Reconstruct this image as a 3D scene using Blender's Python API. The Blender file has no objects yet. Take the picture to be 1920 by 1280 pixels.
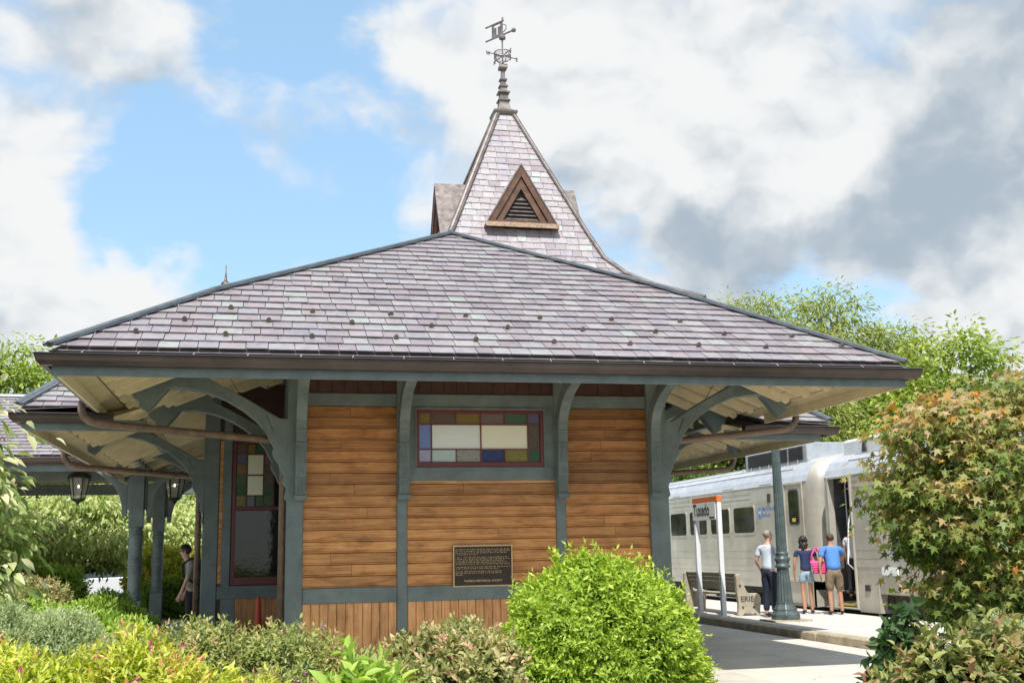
import bpy, bmesh, math, random
import numpy as np
from mathutils import Vector, Matrix
random.seed(7); rng = np.random.default_rng(7)
sc = bpy.context.scene
col = sc.collection
PI = math.pi

# ------------------------------------------------------------------ camera
F_PX, YAW, PITCH, ROLL, CAM_Z = 2083.0, 0.22477, 0.18475, -0.019592, 1.5
_fw = Vector((math.sin(YAW)*math.cos(PITCH), math.cos(YAW)*math.cos(PITCH), math.sin(PITCH)))
_rt0 = Vector((math.cos(YAW), -math.sin(YAW), 0)); _up0 = _rt0.cross(_fw)
_rt = _rt0*math.cos(ROLL) + _up0*math.sin(ROLL); _up = -_rt0*math.sin(ROLL) + _up0*math.cos(ROLL)
cam = bpy.data.cameras.new('camera'); co = bpy.data.objects.new('camera', cam); col.objects.link(co)
cam.sensor_width = 36; cam.lens = 36*F_PX/1920; cam.clip_end = 3000; cam.clip_start = .1
_m = Matrix((_rt, _up, -_fw)).transposed().to_4x4(); _m.translation = (0, 0, CAM_Z)
co.matrix_world = _m; sc.camera = co

def un(x, y, X=None, Y=None, Z=None):
    """the point of the place seen at photograph pixel (x, y) on a plane of known depth, side or height"""
    d = _fw*F_PX + _rt*(x-960) - _up*(y-640)
    if Y is not None: t = Y/d.y
    elif X is not None: t = X/d.x
    else: t = (Z-CAM_Z)/d.z
    return Vector((0, 0, CAM_Z)) + d*t
def sky_dir(x, y): return (_fw*F_PX + _rt*(x-960) - _up*(y-640)).normalized()

# ------------------------------------------------------------------ light
SUN_DIR = Vector((.75, 2.35, -3.8)).normalized()      # the way the light travels
sun = bpy.data.lights.new('sun', 'SUN'); sun.energy = 2.45; sun.angle = math.radians(.5); sun.color = (1, .95, .87)
so = bpy.data.objects.new('sun', sun); col.objects.link(so)
so.rotation_euler = SUN_DIR.to_track_quat('-Z', 'Y').to_euler(); so.location = (0, 0, 40)
sc.view_settings.view_transform = 'Standard'; sc.view_settings.look = 'None'
sc.view_settings.exposure = 1.22; sc.view_settings.gamma = 1; sc.view_settings.use_curve_mapping = False
sc.cycles.use_denoising = True; sc.cycles.max_bounces = 8; sc.cycles.transparent_max_bounces = 8
sc.cycles.sample_clamp_indirect = 6

world = bpy.data.worlds.new('World'); sc.world = world; world.use_nodes = True
def make_world():
    nt = world.node_tree; N = nt.nodes; L = nt.links; N.clear()
    out = N.new('ShaderNodeOutputWorld'); bg = N.new('ShaderNodeBackground'); L.new(bg.outputs[0], out.inputs[0])
    bg.inputs['Strength'].default_value = .15
    sky = N.new('ShaderNodeTexSky'); sky.sky_type = 'NISHITA'; sky.sun_disc = False
    s = -SUN_DIR
    sky.sun_elevation = math.asin(s.z); sky.sun_rotation = math.atan2(s.x, s.y)
    sky.air_density = 1.1; sky.dust_density = .6; sky.ozone_density = 2.0
    tc = N.new('ShaderNodeTexCoord')
    def math_(op, a, b, c=None):
        n = N.new('ShaderNodeMath'); n.operation = op
        for i, v in enumerate((a, b, c)):
            if v is None: continue
            if isinstance(v, (int, float)): n.inputs[i].default_value = v
            else: L.new(v, n.inputs[i])
        return n.outputs[0]
    def noise(scale, detail, rough, dist, sz=1.7, off=(0, 0, 0)):
        mp = N.new('ShaderNodeMapping'); mp.inputs['Scale'].default_value = (scale, scale, scale*sz); mp.inputs['Location'].default_value = off
        L.new(tc.outputs['Generated'], mp.inputs[0])
        n = N.new('ShaderNodeTexNoise'); n.inputs['Scale'].default_value = 1; n.inputs['Detail'].default_value = detail
        n.inputs['Roughness'].default_value = rough; n.inputs['Distortion'].default_value = dist
        L.new(mp.outputs[0], n.inputs['Vector']); return n.outputs['Fac']
    wob = N.new('ShaderNodeTexNoise'); wob.inputs['Scale'].default_value = 5; wob.inputs['Detail'].default_value = 5; wob.inputs['Roughness'].default_value = .6
    L.new(tc.outputs['Generated'], wob.inputs['Vector'])
    sub = N.new('ShaderNodeVectorMath'); sub.operation = 'SUBTRACT'; L.new(wob.outputs['Color'], sub.inputs[0]); sub.inputs[1].default_value = (.5, .5, .5)
    scl = N.new('ShaderNodeVectorMath'); scl.operation = 'SCALE'; L.new(sub.outputs[0], scl.inputs[0]); scl.inputs['Scale'].default_value = .22
    addv = N.new('ShaderNodeVectorMath'); addv.operation = 'ADD'; L.new(tc.outputs['Generated'], addv.inputs[0]); L.new(scl.outputs[0], addv.inputs[1])
    nrm = N.new('ShaderNodeVectorMath'); nrm.operation = 'NORMALIZE'; L.new(addv.outputs[0], nrm.inputs[0])
    def blobs(lst, base):
        acc = base
        for x, y, r, amp in lst:
            d = sky_dir(x, y)
            dt = N.new('ShaderNodeVectorMath'); dt.operation = 'DOT_PRODUCT'; L.new(nrm.outputs[0], dt.inputs[0]); dt.inputs[1].default_value = d
            mr = N.new('ShaderNodeMapRange'); mr.interpolation_type = 'SMOOTHSTEP'
            mr.inputs['From Min'].default_value = math.cos(r/F_PX); mr.inputs['From Max'].default_value = math.cos(.15*r/F_PX)
            mr.inputs['To Min'].default_value = 0; mr.inputs['To Max'].default_value = amp
            L.new(dt.outputs['Value'], mr.inputs['Value'])
            acc = math_('ADD', acc, mr.outputs[0])
        return acc
    def puffs(off):
        a = N.new('ShaderNodeVectorMath'); a.operation = 'ADD'; L.new(tc.outputs['Generated'], a.inputs[0]); a.inputs[1].default_value = off
        w = N.new('ShaderNodeVectorMath'); w.operation = 'SCALE'; L.new(sub.outputs[0], w.inputs[0]); w.inputs['Scale'].default_value = .10
        b_ = N.new('ShaderNodeVectorMath'); b_.operation = 'ADD'; L.new(a.outputs[0], b_.inputs[0]); L.new(w.outputs[0], b_.inputs[1])
        mp = N.new('ShaderNodeMapping'); mp.inputs['Scale'].default_value = (1, 1, 1.45); L.new(b_.outputs[0], mp.inputs[0])
        n = N.new('ShaderNodeTexNoise'); n.inputs['Scale'].default_value = 4.2; n.inputs['Detail'].default_value = 7; n.inputs['Roughness'].default_value = .58; L.new(mp.outputs[0], n.inputs['Vector'])
        v = N.new('ShaderNodeTexNoise'); v.inputs['Scale'].default_value = 9.0; v.inputs['Detail'].default_value = 3; v.inputs['Roughness'].default_value = .5; L.new(mp.outputs[0], v.inputs['Vector'])
        bl_ = math_('ABSOLUTE', math_('SUBTRACT', v.outputs['Fac'], .5), 0)
        return math_('ADD', math_('MULTIPLY', n.outputs['Fac'], .95), math_('MULTIPLY', bl_, .85))
    p0 = puffs((0, 0, 0)); p1 = puffs((.0, -.012, .045))
    dens = blobs([(500, 250, 420, -.26), (640, 470, 280, -.16), (330, 430, 230, -.18), (90, 40, 250, .10), (270, 60, 170, .06), (80, 320, 220, .26), (110, 580, 180, .32), (300, 545, 130, .34), (20, 470, 80, -.16),
                  (980, 140, 330, .28), (1250, 130, 380, .28), (1650, 120, 440, .28), (1280, 370, 250, .24), (1780, 340, 300, .22), (790, 390, 100, .24), (1480, 560, 220, -.20), (1600, 430, 170, -.16), (1120, 330, 120, -.10), (1360, 490, 150, .14), (1880, 600, 170, .12), (620, 60, 180, -.12)],
                 math_('ADD', p0, -.09))
    wisp = noise(2.4, 8, .62, .8, 3.0, (5, 2, 1))
    wm = N.new('ShaderNodeMapRange'); wm.interpolation_type = 'SMOOTHSTEP'; wm.inputs['From Min'].default_value = .38; wm.inputs['From Max'].default_value = .70; wm.inputs['To Max'].default_value = .36
    L.new(wisp, wm.inputs['Value']); dens = math_('ADD', dens, wm.outputs[0])
    cov = N.new('ShaderNodeMapRange'); cov.interpolation_type = 'SMOOTHSTEP'
    cov.inputs['From Min'].default_value = .34; cov.inputs['From Max'].default_value = .76; L.new(dens, cov.inputs['Value'])
    relief = math_('MULTIPLY', math_('SUBTRACT', p0, p1), 1.9)
    shade = blobs([(1860, 250, 240, -.42), (1640, 300, 220, -.16), (1370, 500, 170, -.36), (1790, 400, 190, -.24), (1240, 340, 170, .22), (1000, 150, 300, .14), (1450, 110, 260, .08),
                   (100, 340, 230, .22), (110, 580, 190, .22), (300, 550, 130, .22), (800, 390, 100, .14), (60, 650, 160, -.16)], math_('ADD', relief, .62))
    sh = N.new('ShaderNodeMapRange'); sh.interpolation_type = 'SMOOTHSTEP'
    sh.inputs['From Min'].default_value = -.05; sh.inputs['From Max'].default_value = .95; L.new(shade, sh.inputs['Value'])
    cc = N.new('ShaderNodeMix'); cc.data_type = 'RGBA'
    cc.inputs['A'].default_value = (1.22, 1.46, 1.70, 1); cc.inputs['B'].default_value = (2.62, 2.66, 2.67, 1)
    L.new(sh.outputs[0], cc.inputs['Factor'])
    # the blue of the clear sky with a little brightness so that it reads as thin summer air
    thin = N.new('ShaderNodeMix'); thin.data_type = 'RGBA'; thin.inputs['Factor'].default_value = .7
    L.new(sky.outputs[0], thin.inputs['A']); thin.inputs['B'].default_value = (1.02, 1.66, 2.24, 1)
    mx = N.new('ShaderNodeMix'); mx.data_type = 'RGBA'
    L.new(cov.outputs[0], mx.inputs['Factor']); L.new(thin.outputs['Result'], mx.inputs['A']); L.new(cc.outputs['Result'], mx.inputs['B'])
    L.new(mx.outputs['Result'], bg.inputs['Color'])
make_world()

# ------------------------------------------------------------------ materials
M = {}
def new_mat(name):
    m = bpy.data.materials.new(name); m.use_nodes = True; nt = m.node_tree
    b = nt.nodes['Principled BSDF']; M[name] = m; return m, nt, nt.nodes, nt.links, b
def ramp(N, L, fac, stops):
    r = N.new('ShaderNodeValToRGB'); e = r.color_ramp.elements
    while len(e) < len(stops): e.new(.5)
    for k, (p, c) in enumerate(stops): e[k].position = p; e[k].color = (*c, 1)
    L.new(fac, r.inputs[0]); return r.outputs[0]
def noise_node(N, L, vec, scale, detail=4, rough=.55, dist=0):
    n = N.new('ShaderNodeTexNoise'); n.inputs['Scale'].default_value = scale; n.inputs['Detail'].default_value = detail
    n.inputs['Roughness'].default_value = rough; n.inputs['Distortion'].default_value = dist; L.new(vec, n.inputs['Vector']); return n.outputs['Fac']
def bump(N, L, b, h, strength=.3, dist=.01):
    bp = N.new('ShaderNodeBump'); bp.inputs['Strength'].default_value = strength; bp.inputs['Distance'].default_value = dist
    L.new(h, bp.inputs['Height']); L.new(bp.outputs[0], b.inputs['Normal'])
def plain(name, c, rough=.5, var=.18, scale=3.0, metal=0, bmp=.15, bscale=40, spec=.5, coat=0):
    m, nt, N, L, b = new_mat(name)
    tc = N.new('ShaderNodeTexCoord'); geo = N.new('ShaderNodeNewGeometry')
    f = noise_node(N, L, geo.outputs['Position'], scale, 6, .65)
    lo = tuple(max(0, x*(1-var)) for x in c); hi = tuple(min(1, x*(1+var)) for x in c)
    L.new(ramp(N, L, f, [(.3, lo), (.7, hi)]), b.inputs['Base Color'])
    f2 = noise_node(N, L, geo.outputs['Position'], bscale, 4, .6)
    if bmp: bump(N, L, b, f2, bmp, .004)
    mr = N.new('ShaderNodeMapRange'); L.new(f, mr.inputs['Value']); mr.inputs['To Min'].default_value = max(.02, rough-.12); mr.inputs['To Max'].default_value = min(1, rough+.12)
    L.new(mr.outputs[0], b.inputs['Roughness'])
    b.inputs['Metallic'].default_value = metal; b.inputs['Specular IOR Level'].default_value = spec; b.inputs['Coat Weight'].default_value = coat
    return m
plain('trim_paint', (.145, .183, .180), .45, .26, 3.5, bmp=.2, bscale=60)
plain('gutter_metal', (.085, .066, .060), .36, .25, 2, metal=.5, bmp=.1)
plain('lead_cap', (.145, .165, .18), .45, .3, 6, metal=.5, bmp=.3)
plain('copper_brown', (.17, .095, .065), .42, .4, 5, metal=.55, bmp=.3)
plain('copper_grey', (.20, .172, .162), .45, .45, 6, metal=.5, bmp=.3)
plain('copper_streak', (.24, .165, .11), .5, .6, 14, metal=.3, bmp=.3)
plain('guard_metal', (.17, .14, .115), .5, .3, 9, metal=.3)
plain('pipe_copper', (.20, .135, .095), .5, .35, 7, metal=.3, bmp=.3)
plain('dry_lawn', (.17, .19, .08), .95, .3, 2, bmp=.6)
plain('paving', (.50, .47, .41), .85, .18, 1.5, bmp=.4)
plain('vane_metal', (.20, .17, .165), .42, .35, 8, metal=.5)
plain('soffit_board_shaded', (.56, .47, .28), .6, .2, 3, bmp=.3)  # soffit paint darkened, putting the shade between rafters into the colour
plain('soffit_paint', (.76, .66, .44), .55, .14, 3, bmp=.25)
plain('maroon_paint', (.145, .026, .03), .35, .2, 8, bmp=.1)
plain('maroon_frieze', (.065, .028, .022), .55, .3, 5, bmp=.2)
plain('concrete', (.60, .56, .49), .85, .16, 1.1, bmp=.5, bscale=55)
plain('platform_concrete', (.58, .56, .52), .8, .12, 1.3, bmp=.4, bscale=60)
plain('kerb_stone', (.40, .34, .25), .9, .4, 3.5, bmp=.9, bscale=24)
plain('bench_concrete', (.40, .36, .28), .9, .22, 6, bmp=.6, bscale=50)
plain('bench_wood', (.33, .28, .21), .8, .3, 8, bmp=.4)
plain('soil', (.10, .075, .05), .95, .4, 6, bmp=1, bscale=18)
plain('asphalt', (.07, .07, .07), .9, .2, 3, bmp=.6)
plain('ballast_stone', (.28, .26, .23), .95, .5, 22, bmp=1, bscale=14)
plain('rail_steel', (.14, .09, .06), .5, .3, 9, metal=.6)
plain('coach_paint', (.55, .52, .45), .34, .2, 1.3, metal=.3, bmp=.05)
plain('coach_roof', (.64, .65, .67), .36, .14, 3, metal=.4, bmp=.05)
plain('coach_dark', (.05, .047, .042), .7, .4, 4, bmp=.3)
plain('coach_inside', (.10, .10, .10), .6, .3, 4)
plain('ac_paint', (.34, .37, .40), .5, .15, 4)
plain('ac_white', (.70, .72, .74), .5, .08, 4)
plain('rubber', (.09, .09, .09), .7, .2, 6)
plain('white_paint', (.74, .76, .78), .35, .05, 6)
plain('sign_grey', (.86, .87, .88), .4, .05, 6)
plain('orange_paint', (.72, .17, .035), .4, .08, 6)
plain('black_print', (.012, .012, .012), .45, .1, 6)
plain('blue_print', (.15, .28, .52), .5, .1, 6)
plain('lamp_iron', (.085, .115, .118), .42, .35, 7, metal=.2, bmp=.3)
plain('lantern_iron', (.028, .024, .022), .45, .2, 9, metal=.4)
plain('yellow_paint', (.70, .52, .04), .5, .1, 6)
plain('bronze_plaque', (.050, .036, .026), .42, .25, 30, metal=.5)
plain('bronze_bright', (.62, .45, .24), .35, .12, 20, metal=.5)
plain('cone_orange', (.55, .06, .02), .5, .1, 6)
plain('bark', (.11, .085, .062), .9, .4, 9, bmp=1, bscale=25)
plain('stem_brown', (.13, .075, .05), .85, .35, 12, bmp=.5)
plain('skin_tan', (.44, .23, .145), .5, .08, 12, bmp=.05)
plain('skin_light', (.56, .32, .235), .5, .08, 12, bmp=.05)
plain('hair_black', (.012, .010, .009), .5, .3, 60, bmp=.8, bscale=180)
plain('hair_brown', (.075, .042, .026), .55, .3, 60, bmp=.8, bscale=180)
plain('hair_grey', (.30, .25, .20), .6, .3, 60, bmp=.8, bscale=180)
plain('cloth_white_blue', (.62, .70, .80), .8, .06, 9, bmp=.9, bscale=16)
plain('cloth_navy', (.014, .020, .042), .85, .2, 9, bmp=.9, bscale=16)
plain('cloth_navy_tee', (.022, .038, .105), .85, .2, 9, bmp=.9, bscale=16)
plain('cloth_blue', (.085, .24, .60), .85, .12, 9, bmp=.9, bscale=16)
plain('cloth_denim', (.28, .40, .50), .85, .25, 14, bmp=.9, bscale=16)
plain('cloth_khaki', (.19, .145, .095), .85, .45, 11, bmp=.9, bscale=16)
plain('cloth_grey', (.30, .29, .25), .85, .18, 14, bmp=.9, bscale=16)
plain('cloth_black', (.016, .016, .018), .8, .3, 12, bmp=.9, bscale=16)
plain('cloth_white', (.72, .74, .78), .85, .05, 9, bmp=.9, bscale=16)
plain('shoe_dark', (.03, .03, .032), .6, .3, 20)
plain('bag_pink', (.80, .055, .27), .55, .12, 14, bmp=.3)
plain('car_white', (.80, .81, .82), .25, .03, 3, bmp=0, coat=.8)
plain('car_glass', (.03, .04, .045), .08, .1, 3, bmp=0)
plain('flower_pink', (.55, .10, .20), .6, .3, 20, bmp=0)
plain('flower_mauve', (.50, .20, .32), .7, .3, 20, bmp=0)

def glassy(name, c, rough=.08, bm=0, bs=60, var=.0):
    m, nt, N, L, b = new_mat(name); geo = N.new('ShaderNodeNewGeometry')
    b.inputs['Roughness'].default_value = rough; b.inputs['IOR'].default_value = 1.5
    f = noise_node(N, L, geo.outputs['Position'], bs, 3, .6)
    L.new(ramp(N, L, f, [(.35, tuple(x*(1-var) for x in c)), (.68, tuple(min(1, x*(1+var)) for x in c))]), b.inputs['Base Color'])
    if bm: bump(N, L, b, f, bm, .01)
    return m
for nm, c, r, bm_, v in [('amber', (.20, .135, .03), .15, .25, .3), ('umber', (.12, .075, .055), .15, .25, .3), ('mauve', (.17, .12, .115), .18, .5, .3), ('green', (.055, .12, .06), .15, .4, .4),
                     ('violet', (.11, .10, .20), .15, .3, .3), ('blue', (.17, .25, .55), .12, .3, .3), ('cream', (.82, .80, .64), .2, .02, .03), ('pale', (.76, .80, .77), .12, .03, .06),
                     ('textured', (.13, .11, .085), .2, 1, .9), ('lavender', (.36, .36, .55), .15, .3, .2), ('aqua', (.42, .55, .52), .12, .1, .12), ('clear', (.34, .34, .33), .15, 1, .8),
                     ('navy', (.025, .05, .17), .12, 1, .7), ('olive', (.24, .22, .055), .15, 1, .6), ('bottle', (.03, .11, .045), .12, .6, .5), ('dark', (.016, .016, .018), .04, 0, .2), ('wavy', (.022, .024, .022), .03, .10, .2)]:
    glassy('glass_'+nm, c, r, bm_, 90 if nm != 'wavy' else 9, v)
plain('lantern_glass', (.55, .55, .48), .2, .1, 10, bmp=.05)
m, nt, N, L, b = new_mat('bulb_glow'); b.inputs['Base Color'].default_value = (1, .9, .7, 1); b.inputs['Emission Color'].default_value = (1, .85, .6, 1); b.inputs['Emission Strength'].default_value = 2.5

def wood(name, c_lo, c_mid, c_hi, axis=0, rough=.5):
    m, nt, N, L, b = new_mat(name)
    tc = N.new('ShaderNodeTexCoord'); oi = N.new('ShaderNodeObjectInfo')
    mul = N.new('ShaderNodeMath'); mul.operation = 'MULTIPLY'; L.new(oi.outputs['Random'], mul.inputs[0]); mul.inputs[1].default_value = 37.0
    cx = N.new('ShaderNodeCombineXYZ')
    for i in range(3): L.new(mul.outputs[0], cx.inputs[i])
    ad = N.new('ShaderNodeVectorMath'); L.new(tc.outputs['Object'], ad.inputs[0]); L.new(cx.outputs[0], ad.inputs[1])
    mp = N.new('ShaderNodeMapping'); s = [9., 9., 9.]; s[axis] = .45; mp.inputs['Scale'].default_value = s; L.new(ad.outputs[0], mp.inputs[0])
    g = noise_node(N, L, mp.outputs[0], 1.2, 3, .5, .6)
    sn = N.new('ShaderNodeMath'); sn.operation = 'MULTIPLY'; L.new(g, sn.inputs[0]); sn.inputs[1].default_value = 46
    si = N.new('ShaderNodeMath'); si.operation = 'SINE'; L.new(sn.outputs[0], si.inputs[0])
    mr = N.new('ShaderNodeMapRange'); L.new(si.outputs[0], mr.inputs['Value']); mr.inputs['From Min'].default_value = -1; mr.inputs['From Max'].default_value = 1
    mp2 = N.new('ShaderNodeMapping'); s2 = [120., 120., 120.]; s2[axis] = 5; mp2.inputs['Scale'].default_value = s2; L.new(ad.outputs[0], mp2.inputs[0])
    fine = noise_node(N, L, mp2.outputs[0], 1, 4, .6)
    big = noise_node(N, L, ad.outputs[0], 3.5, 4, .6, .4)
    mixf = N.new('ShaderNodeMath'); mixf.operation = 'MULTIPLY_ADD'; L.new(mr.outputs[0], mixf.inputs[0]); mixf.inputs[1].default_value = .22
    h1 = N.new('ShaderNodeMath'); h1.operation = 'MULTIPLY_ADD'; L.new(big, h1.inputs[0]); h1.inputs[1].default_value = .55; 
    h2 = N.new('ShaderNodeMath'); h2.operation = 'MULTIPLY'; L.new(fine, h2.inputs[0]); h2.inputs[1].default_value = .28
    L.new(h2.outputs[0], h1.inputs[2]); L.new(h1.outputs[0], mixf.inputs[2])
    c = ramp(N, L, mixf.outputs[0], [(.22, c_lo), (.52, c_mid), (.85, c_hi)])
    mx = N.new('ShaderNodeMix'); mx.data_type = 'RGBA'; mx.blend_type = 'MULTIPLY'; mx.inputs['Factor'].default_value = 1
    geo = N.new('ShaderNodeNewGeometry'); mpw = N.new('ShaderNodeMapping'); mpw.inputs['Scale'].default_value = (1.6, 1.6, 4.5) if axis == 0 else (5, 5, 1.2); L.new(geo.outputs['Position'], mpw.inputs[0])
    blot = ramp(N, L, noise_node(N, L, mpw.outputs[0], 1.3, 7, .68, .6), [(.30, (.50, .44, .40)), (.46, (.90, .87, .84)), (.62, (1.05, 1.05, 1.05))])
    mw = N.new('ShaderNodeMix'); mw.data_type = 'RGBA'; mw.blend_type = 'MULTIPLY'; mw.inputs['Factor'].default_value = .8
    L.new(c, mw.inputs['A']); L.new(blot, mw.inputs['B'])
    L.new(mw.outputs['Result'], mx.inputs['A']); L.new(oi.outputs['Color'], mx.inputs['B']); L.new(mx.outputs['Result'], b.inputs['Base Color'])
    b.inputs['Roughness'].default_value = rough; bump(N, L, b, fine, .25, .003)
wood('cedar', (.30, .115, .032), (.66, .305, .095), (.78, .43, .165), 0)
wood('cedar_upright', (.36, .15, .05), (.72, .36, .14), (.82, .48, .23), 2)

def slate_mat(name='slate', k=1.0):
    m, nt, N, L, b = new_mat(name); geo = N.new('ShaderNodeNewGeometry'); oi = N.new('ShaderNodeObjectInfo')
    at = N.new('ShaderNodeAttribute'); at.attribute_name = 'tint'
    lt = N.new('ShaderNodeMath'); lt.operation = 'LESS_THAN'; L.new(at.outputs['Fac'], lt.inputs[0]); lt.inputs[1].default_value = .0005
    mu = N.new('ShaderNodeMath'); mu.operation = 'MULTIPLY_ADD'; L.new(oi.outputs['Random'], mu.inputs[0]); L.new(lt.outputs[0], mu.inputs[1]); L.new(at.outputs['Fac'], mu.inputs[2])
    c = ramp(N, L, mu.outputs[0], [(0, (.245, .212, .232)), (.16, (.305, .268, .292)), (.30, (.365, .345, .355)), (.45, (.27, .235, .252)), (.58, (.335, .31, .333)), (.72, (.32, .27, .285)), (.80, (.29, .27, .31)), (.95, (.36, .355, .355)), (.995, (.35, .375, .36))])
    for e in m.node_tree.nodes:
        if e.bl_idname == 'ShaderNodeValToRGB': e.color_ramp.interpolation = 'LINEAR'
    n = noise_node(N, L, geo.outputs['Position'], 6, 8, .78, .8)
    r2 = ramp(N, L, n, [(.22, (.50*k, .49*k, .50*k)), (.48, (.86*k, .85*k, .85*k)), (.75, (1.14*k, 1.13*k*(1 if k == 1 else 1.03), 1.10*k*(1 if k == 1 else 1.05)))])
    mx = N.new('ShaderNodeMix'); mx.data_type = 'RGBA'; mx.blend_type = 'MULTIPLY'; mx.inputs['Factor'].default_value = 1
    L.new(c, mx.inputs['A']); L.new(r2, mx.inputs['B']); L.new(mx.outputs['Result'], b.inputs['Base Color'])
    b.inputs['Roughness'].default_value = .42; b.inputs['Specular IOR Level'].default_value = .6
    bump(N, L, b, noise_node(N, L, geo.outputs['Position'], 30, 5, .7, .8), .45, .006)
slate_mat(); slate_mat('slate_glare', 1.22)  # tower slate lightened, the sun's glare put into its base colour

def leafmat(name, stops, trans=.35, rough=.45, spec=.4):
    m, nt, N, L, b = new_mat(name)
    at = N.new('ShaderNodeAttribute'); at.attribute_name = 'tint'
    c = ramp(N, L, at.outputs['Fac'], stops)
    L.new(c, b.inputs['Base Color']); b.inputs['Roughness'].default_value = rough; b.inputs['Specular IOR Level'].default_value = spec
    tr = N.new('ShaderNodeBsdfTranslucent'); 
    hs = N.new('ShaderNodeHueSaturation'); hs.inputs['Saturation'].default_value = 1.15; hs.inputs['Value'].default_value = 1.25; L.new(c, hs.inputs['Color']); L.new(hs.outputs[0], tr.inputs['Color'])
    mx = N.new('ShaderNodeMixShader'); mx.inputs[0].default_value = trans
    L.new(b.outputs[0], mx.inputs[1]); L.new(tr.outputs[0], mx.inputs[2]); L.new(mx.outputs[0], N['Material Output'].inputs[0])
leafmat('leaf_lime', [(0, (0.162, 0.244, 0.023)), (.5, (0.324, 0.464, 0.052)), (1, (0.567, 0.683, 0.115))])
leafmat('leaf_gold', [(0, (0.220, 0.302, 0.033)), (.5, (0.462, 0.526, 0.066)), (.85, (0.660, 0.672, 0.132)), (1, (0.605, 0.336, 0.132))])
leafmat('leaf_sage', [(0, (0.121, 0.171, 0.046)), (.45, (0.311, 0.366, 0.103)), (.8, (0.540, 0.537, 0.207)), (1, (0.594, 0.366, 0.218))])
leafmat('leaf_mottled', [(0, (0.108, 0.146, 0.046)), (.4, (0.324, 0.354, 0.115)), (.75, (0.567, 0.549, 0.253)), (1, (0.567, 0.366, 0.230))])
leafmat('leaf_juniper', [(0, (0.162, 0.220, 0.092)), (.5, (0.378, 0.464, 0.218)), (1, (0.621, 0.659, 0.380))], .4)
leafmat('leaf_green', [(0, (0.075, 0.135, 0.023)), (.5, (0.195, 0.324, 0.046)), (1, (0.405, 0.513, 0.104))])
leafmat('leaf_fresh', [(0, (0.121, 0.207, 0.034)), (.5, (0.297, 0.464, 0.069)), (1, (0.513, 0.647, 0.149))])
leafmat('leaf_dogwood', [(0, (0.081, 0.134, 0.029)), (.4, (0.189, 0.281, 0.069)), (.7, (0.405, 0.464, 0.172)), (1, (0.743, 0.708, 0.437))], .35, .4)
leafmat('leaf_variegated', [(0, (0.135, 0.207, 0.046)), (.4, (0.351, 0.439, 0.115)), (.75, (0.648, 0.671, 0.299)), (1, (0.800, 0.800, 0.529))])
leafmat('leaf_maple', [(0, (0.067, 0.112, 0.024)), (.25, (0.157, 0.224, 0.044)), (.45, (0.302, 0.325, 0.083)), (.62, (0.426, 0.347, 0.132)), (.76, (0.526, 0.381, 0.220)), (.88, (0.582, 0.347, 0.077)), (1, (0.650, 0.224, 0.055))], .4)
leafmat('leaf_bronze', [(0, (0.095, 0.122, 0.040)), (.4, (0.203, 0.232, 0.069)), (.7, (0.378, 0.403, 0.127)), (1, (0.351, 0.183, 0.115))], .3)
leafmat('leaf_dark', [(0, (0.034, 0.073, 0.024)), (.6, (0.084, 0.157, 0.055)), (1, (0.179, 0.246, 0.099))], .3, .4)
leafmat('leaf_tree', [(0, (0.053, 0.101, 0.018)), (.5, (0.150, 0.243, 0.043)), (1, (0.330, 0.419, 0.085))])
leafmat('leaf_tree_pale', [(0, (0.162, 0.207, 0.052)), (.5, (0.351, 0.403, 0.103)), (1, (0.540, 0.549, 0.184))])
leafmat('leaf_tree_light', [(0, (0.135, 0.207, 0.034)), (.5, (0.324, 0.427, 0.075)), (1, (0.540, 0.598, 0.149))])
leafmat('grass_blade', [(0, (0.067, 0.112, 0.022)), (1, (0.202, 0.291, 0.066))])

# ------------------------------------------------------------------ building helpers
WL = {}
def tag(o, label=None, cat=None, group=None, kind=None):
    if label: o['label'] = label
    if cat: o['category'] = cat
    if group: o['group'] = group
    if kind: o['kind'] = kind
    return o
def thing(name, label, cat, loc=(0, 0, 0), group=None, rz=0):
    o = bpy.data.objects.new(name, None); col.objects.link(o); o.location = loc; o.rotation_euler = (0, 0, rz)
    o.empty_display_size = .2
    WL[o] = Vector(loc) if rz == 0 else Vector((0, 0, 0))
    return tag(o, label, cat, group)
def link(name, me, mat=None, parent=None, loc=None, rot=None, off=True):
    o = bpy.data.objects.new(name, me); col.objects.link(o)
    if mat and not me.materials: me.materials.append(M[mat])
    base = WL.get(parent, Vector((0, 0, 0)))
    if parent: o.parent = parent
    if loc is not None: o.location = Vector(loc) - base
    if rot is not None: o.rotation_euler = rot
    WL[o] = base if loc is None else Vector(loc)
    return o
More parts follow.
